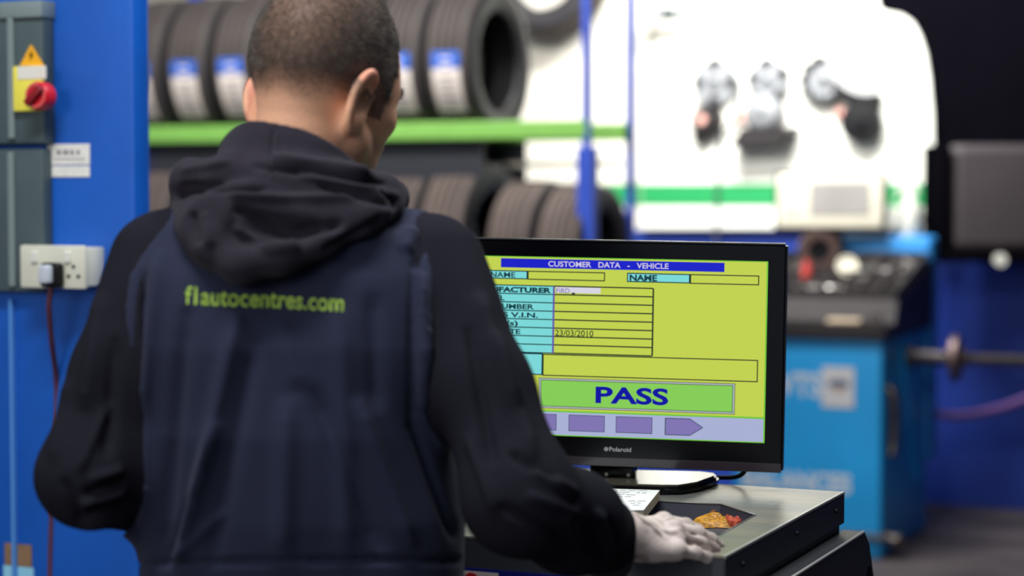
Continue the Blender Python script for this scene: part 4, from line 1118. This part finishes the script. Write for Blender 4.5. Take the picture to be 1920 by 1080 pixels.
tV, tQ = surface_nets(close_b(np.maximum(np.maximum(Fj, Ft-Fa), zlow)), jlo, .0042)
cuffR = np.array(WR)+norm(WR-ER)*.008; cuffL = WL+norm(WL-EL)*.01
half = lambda c, d: sum((p_[i]-c[i])*d[i] for i in range(3))
dR, dL = norm((.85, .40, .0)), norm(WL-EL)
sLV, sLQ = surface_nets(close_b(np.maximum(np.maximum(Fj+.0022, Fl-Ft-.016), np.maximum(p_[0]-PB[0]-.02, half(cuffL, dL)))), jlo, .0042)
sRV, sRQ = surface_nets(close_b(np.maximum(np.maximum(Fj+.0022, Fr-Ft-.016), np.maximum(PB[0]-.02-p_[0], half(cuffR, dR)))), jlo, .0042)
tV = fold(smooth_np(tV, tQ, 2), tQ, FOLDS_T); sLV = fold(smooth_np(sLV, sLQ, 2), sLQ, FOLDS_L); sRV = fold(smooth_np(sRV, sRQ, 2), sRQ, FOLDS_R)
M_navy = mat('navy coverall cotton', (41, 45, 66), .85, noise=.12, nscale=9, bump=.25, bscale=420, spec=.12, sheen=.05)
M_slv = mat('black sleeve cotton', (29, 29, 38), .88, noise=.1, nscale=9, bump=.25, bscale=420, spec=.08)
M_fleece = mat('black hoodie fleece', (47, 44, 53), .95, noise=.15, nscale=30, bump=.35, bscale=500, spec=.06, sheen=.06)
coverall = pm('coverall', tV, tQ, M_navy)
pm('sleeve', sLV, sLQ, M_slv); slr = pm('sleeve', sRV, sRQ, M_slv)
# cuff of the right sleeve: a ribbed ring around the wrist
bm = NB(); a = norm(np.cross(dR, (0, 0, 1))); b = np.cross(a, dR); rings = []
for s_, r_ in ((-.030, .040), (-.028, .045), (-.004, .0455), (.003, .044), (.004, .040), (-.020, .037)):
    ring = []
    for k in range(64):
        t = k*2*math.pi/64; rr = r_*(1+.012*math.cos(16*t))
        c_ = cuffR+dR*s_+a*math.cos(t)*rr*.98+b*math.sin(t)*rr*1.02
        ring.append(bm.verts.new(tuple(c_-PB)))
    rings.append(ring)
for A, B in zip(rings, rings[1:]+rings[:1]):
    for k in range(64): bm.faces.new((A[k], A[(k+1) % 64], B[(k+1) % 64], B[k]))
obj('cuff', bm, M_fleece, slr, world=False, smooth=True)

# ---- trousers, boots
HL, HR = np.array((-.36, 2.37, .93)), np.array((-.16, 2.37, .93))
def legs(p):
    f = loft(p, np.array([(.84, -.26, 2.368, .17, .125), (.95, -.26, 2.366, .186, .135), (1.03, -.26, 2.366, .180, .127)]))
    for H, s in ((HL, -1), (HR, 1)):
        K, A = H+np.array((s*.02, .03, -.43)), H+np.array((s*.03, -.01, -.83))
        f = U(f, chain(p, [H+np.array((-s*.03, 0, -.03)), K, A], [.098, .072, .066], .04), .04)
    return f + .002*np.sin(40*p[2]+12*p[0])
V, Q = sdf(legs, (-.56, 2.16, .06), (.06, 2.56, 1.05), .009); pm('trousers', smooth_np(V, Q, 1), Q, M_navy)
for H, s in ((HL, -1), (HR, 1)):
    A = H+np.array((s*.03, -.01, -.83))
    def boot(p):
        f = C(p, A+np.array((0, 0, .06)), A+np.array((0, 0, -.05)), .056, .052)
        f = U(f, chain(p, [A+np.array((0, -.02, -.055)), A+np.array((s*.01, .10, -.060)), A+np.array((s*.02, .17, -.062))], [.046, .044, .040], .02), .03)
        return np.maximum(f, .012-p[2]+.0)
    V, Q = sdf(boot, (A[0]-.1, A[1]-.12, .0), (A[0]+.12, A[1]+.26, .26), .005); bt = pm('boot', V, Q, M_black)
    bm = NB(); box(bm, tuple(A+np.array((-.05, -.07, -.10))-PB), tuple(A+np.array((.055, .20, -.08))-PB), bev=.008)
    for v in bm.verts: v.co.z = max(v.co.z, 0.0)
    obj('sole', bm, M_rubw, bt, world=False)

# ---- hood
def hood(p):
    Q_ = lambda L: [q(*v) for v in L]
    f = C(p, q(584, 250, 2.44), q(548, 326, 2.395), .062, .092)
    # tilted top edge of the collar
    a0, a1 = q(488, 240, 2.40), q(692, 310, 2.40); slope = (a1[2]-a0[2])/(a1[0]-a0[0])
    f = np.maximum(f, (p[2]-(a0[2]+slope*(p[0]-a0[0]))-.002 + .45*(p[1]-2.352))*.85)
    roll = chain(p, Q_([(600, 398, 2.515), (440, 384, 2.50), (352, 350, 2.44), (360, 338, 2.37), (430, 334, 2.325), (540, 342, 2.305), (650, 354, 2.315), (716, 366, 2.36), (732, 372, 2.43), (690, 390, 2.49), (600, 400, 2.515)]),
                 [.018, .020, .020, .024, .027, .030, .029, .025, .022, .02, .018], .012)
    f = U(f, roll, .016)
    r2 = chain(p, Q_([(350, 390, 2.39), (376, 394, 2.32), (470, 402, 2.282), (570, 414, 2.272), (660, 408, 2.29), (728, 388, 2.35), (728, 385, 2.42)]), [.014, .017, .018, .018, .019, .017, .015], .01)
    pouch = chain(p, Q_([(348, 380, 2.37), (358, 420, 2.31), (398, 464, 2.270), (455, 497, 2.252), (525, 484, 2.252), (600, 452, 2.262), (672, 416, 2.285), (728, 390, 2.34)]), [.016, .018, .020, .021, .019, .018, .016, .015], .012)
    fill = E(p, q(478, 432, 2.285), (.088, .030, .058)); fill = U(fill, E(p, q(590, 395, 2.30), (.09, .028, .035)), .02)
    g = U(U(r2, pouch, .012), fill, .014)
    inner = chain(p, Q_([(425, 405, 2.272), (412, 445, 2.262), (440, 492, 2.25)]), [.010, .011, .012], .01)
    g = U(g, inner, .014)
    hollow = E(p, q(505, 432, 2.245), (.048, .020, .016)); g = SUB(g, hollow, .016)
    hollow2 = C(p, q(560, 440, 2.240), q(640, 418, 2.262), .010, .007)
    f = U(f, g, .010)
    for s in ((470, 300), (560, 306)): pass
    groove = C(p, q(345, 372, 2.345), q(500, 374, 2.285), .004, .006); groove = np.minimum(groove, C(p, q(500, 374, 2.285), q(725, 378, 2.325), .006, .005))
    f = SUB(f, groove, .014)
    g3 = C(p, q(415, 318, 2.33), q(560, 312, 2.29), .003, .004); pass
    return f + .0012*np.sin(60*p[0]+40*p[2]) * np.sin(50*p[2]-20*p[0])
V, Q = sdf(hood, (-.46, 2.18, 1.36), (-.09, 2.60, 1.60), .0027)
V = smooth_np(V, Q, 2)
V = fold(V, Q, [(341, 320, 430, 303, 7, .003), (512, 296, 700, 322, 8, .005), (480, 312, 720, 345, 7, -.005), (565, 326, 742, 367, 8, .005), (600, 350, 735, 385, 6, -.004), (434, 366, 552, 373, 8, .005),
    (552, 373, 660, 371, 8, .005), (345, 349, 495, 355, 7, -.006), (442, 392, 540, 438, 12, -.008), (540, 438, 640, 420, 10, -.007), (442, 425, 495, 466, 9, .006), (495, 466, 560, 461, 9, .006),
    (512, 245, 503, 335, 3, -.003), (519, 250, 510, 335, 3, .002), (360, 400, 372, 455, 9, -.004), (385, 400, 395, 460, 9, .004), (610, 470, 715, 412, 8, -.005)], 2.5)
hd = pm('hood', V, Q, M_fleece)
# centre seam of the hood
X, Y = proj(V)

# ---- hands
def make_hand(W, u, nrm, h, flex=(14, 22, 14), splay=1.0, scale=1.0):
    u = norm(u); nrm = norm(np.asarray(nrm)-u*np.dot(nrm, u)); side = make_hand.side
    w_ = np.cross(nrm, u)*side                                      # pinky -> index
    w_ = norm(w_)
    S = scale
    pos = lambda s, t, n: W + (u*s + w_*t + nrm*n)*S
    F = []                                                          # (points, radii)
    fl = (((.088, .030, .002), (.043, .026, .021), .0095, 4), ((.091, .009, .005), (.047, .029, .022), .0098, 1), ((.086, -.012, .003), (.043, .027, .021), .0092, -3), ((.077, -.031, -.002), (.034, .021, .019), .0082, -7))
    nails = []
    for k, (m, ln, r, sp) in enumerate(fl):
        pt = pos(*m); pts, rs = [pt], [r*1.12*S]; ang = 0
        d0 = norm(u*math.cos(R(sp*splay))+w_*math.sin(R(sp*splay)))
        for L_, fx_, q_ in zip(ln, make_hand.flex[k], (1.0, .93, .80)):
            ang += fx_; d = d0*math.cos(R(ang)) - nrm*math.sin(R(ang)); pt = pt+d*L_*S; pts.append(pt); rs.append(r*q_*S)
        F.append((pts, rs)); nails.append((pts[-1], d, nrm*math.cos(R(ang))+d0*math.sin(R(ang)), w_, r*S))
    tb = [pos(.018, .026, -.010), pos(.050, .046, -.020), pos(.078, .050, -.026), pos(.100, .046, -.030)]
    def f(p):
        g = chain(p, [W-u*.09, W-u*.03, W, pos(.03, 0, 0)], [.031, .029, .027, .024], .02)
        for k, (m, *_r) in enumerate(fl):
            g = U(g, C(p, pos(.008, m[1]*.62, -.004), pos(m[0], m[1], m[2]-.003), .015*S, .0112*S), .014)
        g = U(g, E([sum((p[i]-pos(.045, -.004, -.010)[i])*b[i] for i in range(3)) for b in (u, w_, nrm)], (0, 0, 0), (.045*S, .036*S, .014*S)), .012)
        for pts, rs in F:
            fg = chain(p, pts, rs, .002)
            for j in (1, 2): fg = U(fg, C(p, pts[j], pts[j]+nrm*.0006, rs[j]*1.05), .003)
            g = U(g, fg, .0045)
        g = U(g, chain(p, tb, [.0165*S, .0135*S, .0115*S, .0095*S], .006), .012)
        for pts, rs in F:                                           # knuckle lift
            g = U(g, C(p, pts[0]+nrm*.0035*S, pts[0]+nrm*.004*S, .0085*S), .010)
        return g
    allp = np.array([x for pts, _ in F for x in pts]+tb+[W-u*.09])
    return sdf(f, allp.min(0)-.045, allp.max(0)+.045, h), nails, F
make_hand.side = 1; make_hand.flex = ((8, 12, 8), (8, 13, 8), (7, 13, 9), (4, 12, 8))
uR = np.array((.84, .53, -.11)); nR = np.array((.02, -.52, .85))
make_hand.side = 1
WRh = q(1163, 1003, 2.425)
(rV, rQ), nailsR, FR = make_hand(WRh, uR, nR, .0016, splay=.3, scale=.92)
make_hand.side = -1; make_hand.flex = ((6, 10, 6),)*4
(lV, lQ), nailsL, FL = make_hand(WL+norm(WL-EL)*.005, np.array((.2, .95, -.17)), np.array((0, .17, 1.)), .0026)
rV, lV = smooth_np(rV, rQ, 1), smooth_np(lV, lQ, 1)

# inner body under the clothes, joined with head and hands into one mesh
def inner(p):
    f = np.maximum(torso_f(p, -.028), .93-p[2])
    f = U(f, armL(p, -.036), .01); f = U(f, armR(p, -.036), .01)
    for H, s in ((HL, -1), (HR, 1)):
        f = U(f, chain(p, [H, H+np.array((s*.02, .03, -.43)), H+np.array((s*.03, -.01, -.80))], [.058, .050, .042], .02), .02)
    return f
iV, iQ = sdf(inner, (-.60, 2.12, .12), (.20, 2.60, 1.56), .012)
parts = [(hV, hQ), (rV, rQ), (lV, lQ), (iV, iQ)]
BV, BQ = join_np(parts)
M_skin = mat('skin', (205, 150, 125), .55, bump=.2, bscale=260, sss=.04, spec=.35)
nt = M_skin.node_tree; at = nt.nodes.new('ShaderNodeVertexColor'); at.layer_name = 'pigment'
nt.links.new(at.outputs['Color'], nt.nodes['Principled BSDF'].inputs['Base Color'])
body = pm('body', BV, BQ, M_skin)
# pigment: warm neck, redder ears, stubble shadow on the scalp, engine grime on the hands
Lh = np.stack(hl([hV[:, i] for i in range(3)]), 1)
def hair_mask(L):
    r_, f_, u_ = L[:, 0], L[:, 1], L[:, 2]
    ang = np.abs(r_)/.078
    nz = .0025*np.sin(r_*130)
    back = np.clip((u_ - (-.020 + .006*ang**2 + nz))/.040, 0, 1)*(f_ < .005)
    side = np.clip((u_ - (.028 - .25*np.clip(f_-.012, 0, .03)*3.2))/.012, 0, 1)*(f_ >= .005)*np.clip((.052-f_)/.012, 0, 1)
    sideburn = ((f_ > .014) & (f_ < .040) & (u_ > -.012)).astype(float)*(np.abs(r_) > .055)*.7
    top = (u_ > .085)*np.clip((.078-f_)/.012, 0, 1)
    tem = (u_ > .045)*(f_ >= .005)*np.clip((.062-f_)/.01, 0, 1)
    ear = (np.abs(r_) > .0805)*(u_ < .045)*(f_ > -.034)
    return np.clip(np.maximum.reduce([back, side, sideburn, top, tem])*(1-ear), 0, 1)
cols = np.tile(lin((238, 180, 146)), (len(BV), 1))
nh = len(hV)
msk = hair_mask(Lh); dens = msk
earm = np.clip((np.abs(Lh[:, 0])-.080)/.004, 0, 1)*(Lh[:, 1] > -.034)*(np.abs(Lh[:, 2]) < .045)
ch = cols[:nh]
ch = ch*(1-earm[:, None]*.5) + earm[:, None]*.5*lin((206, 112, 98))
jaw = np.clip((Lh[:, 1]-.02)/.03, 0, 1)*np.clip((-.012-Lh[:, 2])/.03, 0, 1)
ch = ch*(1-.30*jaw[:, None]) + .30*jaw[:, None]*lin((120, 92, 92))
ch = ch*(1-.8*dens[:, None]) + .8*dens[:, None]*lin((90, 76, 70))
cols[:nh] = ch
def grime(V, seed):
    rg = np.random.default_rng(seed); f = np.zeros(len(V))
    for _ in range(5):
        k = rg.normal(0, 90, 3); f += np.sin(V@k + rg.uniform(0, 6))
    for _ in range(4):
        k = rg.normal(0, 260, 3); f += .6*np.sin(V@k + rg.uniform(0, 6))
    return f
g = grime(rV, 3); hc = np.tile(lin((226, 210, 202)), (len(rV), 1))
gm = np.clip((g-.6)/2.0, 0, 1)*.72
spots = [(fp[j], .006, .75) for fp, _ in FR for j in (1, 2)] + [(fp[0], .009, .35) for fp, _ in FR] + [(fp[3], .008, .7) for fp, _ in FR]
for c_, r_, a_ in spots: gm = np.maximum(gm, a_*np.exp(-(np.linalg.norm(rV-c_-norm(nR)*.006, axis=1)/r_)**2))
hc = hc*(1-gm[:, None]) + gm[:, None]*lin((84, 66, 58)); cols[nh:nh+len(rV)] = hc
cols[nh+len(rV):nh+len(rV)+len(lV)] = lin((196, 178, 170))
color_attr(body, cols)
# nails
for (tip, d, up, w_, r_) in nailsR:
    bm = NB(); c_ = tip + up*r_*.66 - d*.001
    M = Matrix((( *d, 0), (*w_, 0), (*up, 0), (0, 0, 0, 1))).transposed(); M.translation = Vector(c_-PB)
    bmesh.ops.create_uvsphere(bm, u_segments=14, v_segments=8, radius=1, matrix=M @ Matrix.Diagonal((.0062, r_*.62, .0016, 1)))
    obj('fingernail', bm, mat('nail', (206, 184, 178), .35), body, world=False, smooth=True)
# eyes
for s in (-1, 1):
    bm = NB(); c_ = hw_((s*.031, .0855, .012))-PB
    bmesh.ops.create_uvsphere(bm, u_segments=20, v_segments=12, radius=.0122, matrix=Matrix.Translation(c_))
    ey = obj('eyeball', bm, mat('eye white', (220, 214, 208), .2), body, world=False, smooth=True)
    bm = NB(); c2_ = hw_((s*.031, .0966, .0095))-PB
    bmesh.ops.create_uvsphere(bm, u_segments=16, v_segments=10, radius=.0048, matrix=Matrix.Translation(c2_)); obj('iris', bm, mat('iris', (62, 46, 38), .2), ey, world=False, smooth=True)
# hair: short clipped strands standing on the scalp, thinning out towards the hairline
hN = vnormals(hV, hQ)
fc = hV[hQ].mean(1); fL = Lh[hQ].mean(1); fN = hN[hQ].mean(1); fm = msk[hQ].mean(1)
area = np.linalg.norm(np.cross(hV[hQ[:, 2]]-hV[hQ[:, 0]], hV[hQ[:, 3]]-hV[hQ[:, 1]]), axis=1)/2
brow = ((np.abs(np.abs(fL[:, 0])-.032) < .020) & (np.abs(fL[:, 2]-.036) < .005) & (fL[:, 1] > .06)).astype(float)
prob = area*np.maximum(fm**1.5, brow*1.2); crown = np.exp(-((fL[:, 0]/.05)**2+((fL[:, 1]+.055)/.05)**2+((fL[:, 2]-.12)/.05)**2))
prob *= 1-.45*crown
prob /= prob.sum(); NS = 85000
pick = NPR.choice(len(fc), NS, p=prob)
jit = NPR.uniform(0, 1, (NS, 2, 1)); qd = hV[hQ[pick]]
base = (qd[:, 0]*(1-jit[:, 0])+qd[:, 1]*jit[:, 0])*(1-jit[:, 1]) + (qd[:, 3]*(1-jit[:, 0])+qd[:, 2]*jit[:, 0])*jit[:, 1]
n_ = fN[pick]; dirv = n_*.8 + (-hu*.5+hf*.25)*np.ones((NS, 1)) + NPR.normal(0, .25, (NS, 3)); dirv /= np.linalg.norm(dirv, axis=1, keepdims=True)
ln = NPR.uniform(.0035, .0065, (NS, 1))*(.45+.55*fm[pick][:, None]); ln = np.where(brow[pick][:, None] > 0, .007, ln)
tx = np.cross(dirv, NPR.normal(0, 1, (NS, 3))); tx /= np.linalg.norm(tx, axis=1, keepdims=True); wd = .00028
b0 = base-n_*.0008
V = np.stack([b0-tx*wd, b0+tx*wd, b0+dirv*ln], 1).reshape(-1, 3); T = np.arange(NS*3).reshape(-1, 3)
M_hair = mat('clipped hair', (64, 54, 50), .5, noise=.1, nscale=60, col2=(108, 98, 88), sheen=.2)
me = np_mesh('hair', V-PB, T); hair = link_mesh('hair', me, M_hair, man, world=False)

# ---- lettering printed on the back
tvb = None
from mathutils.bvhtree import BVHTree
tree = BVHTree.FromPolygons([tuple(v) for v in tV], [tuple(f) for f in tQ.tolist()])
L0, L1 = q(344, 570, 2.25), q(644, 584, 2.25)
W_ = L1[0]-L0[0]; bm = text_bm('f1autocentres.com', width=W_, height=.0205, depth=.0, cuts=60, bold=.018)
for v in list(bm.verts):
    x = v.co.x + L0[0]; z = L0[2] + (L1[2]-L0[2])*v.co.x/W_ + v.co.z
    h_ = tree.ray_cast(Vector((x, 1.9, z)), Vector((0, 1, 0)))
    y = h_[0].y if h_[0] is not None else 2.25
    v.co = Vector((x, y-.0012, z))-Vector(PB)
obj('back_lettering', bm, mat('lime print', (178, 214, 84), .6), coverall, world=False)
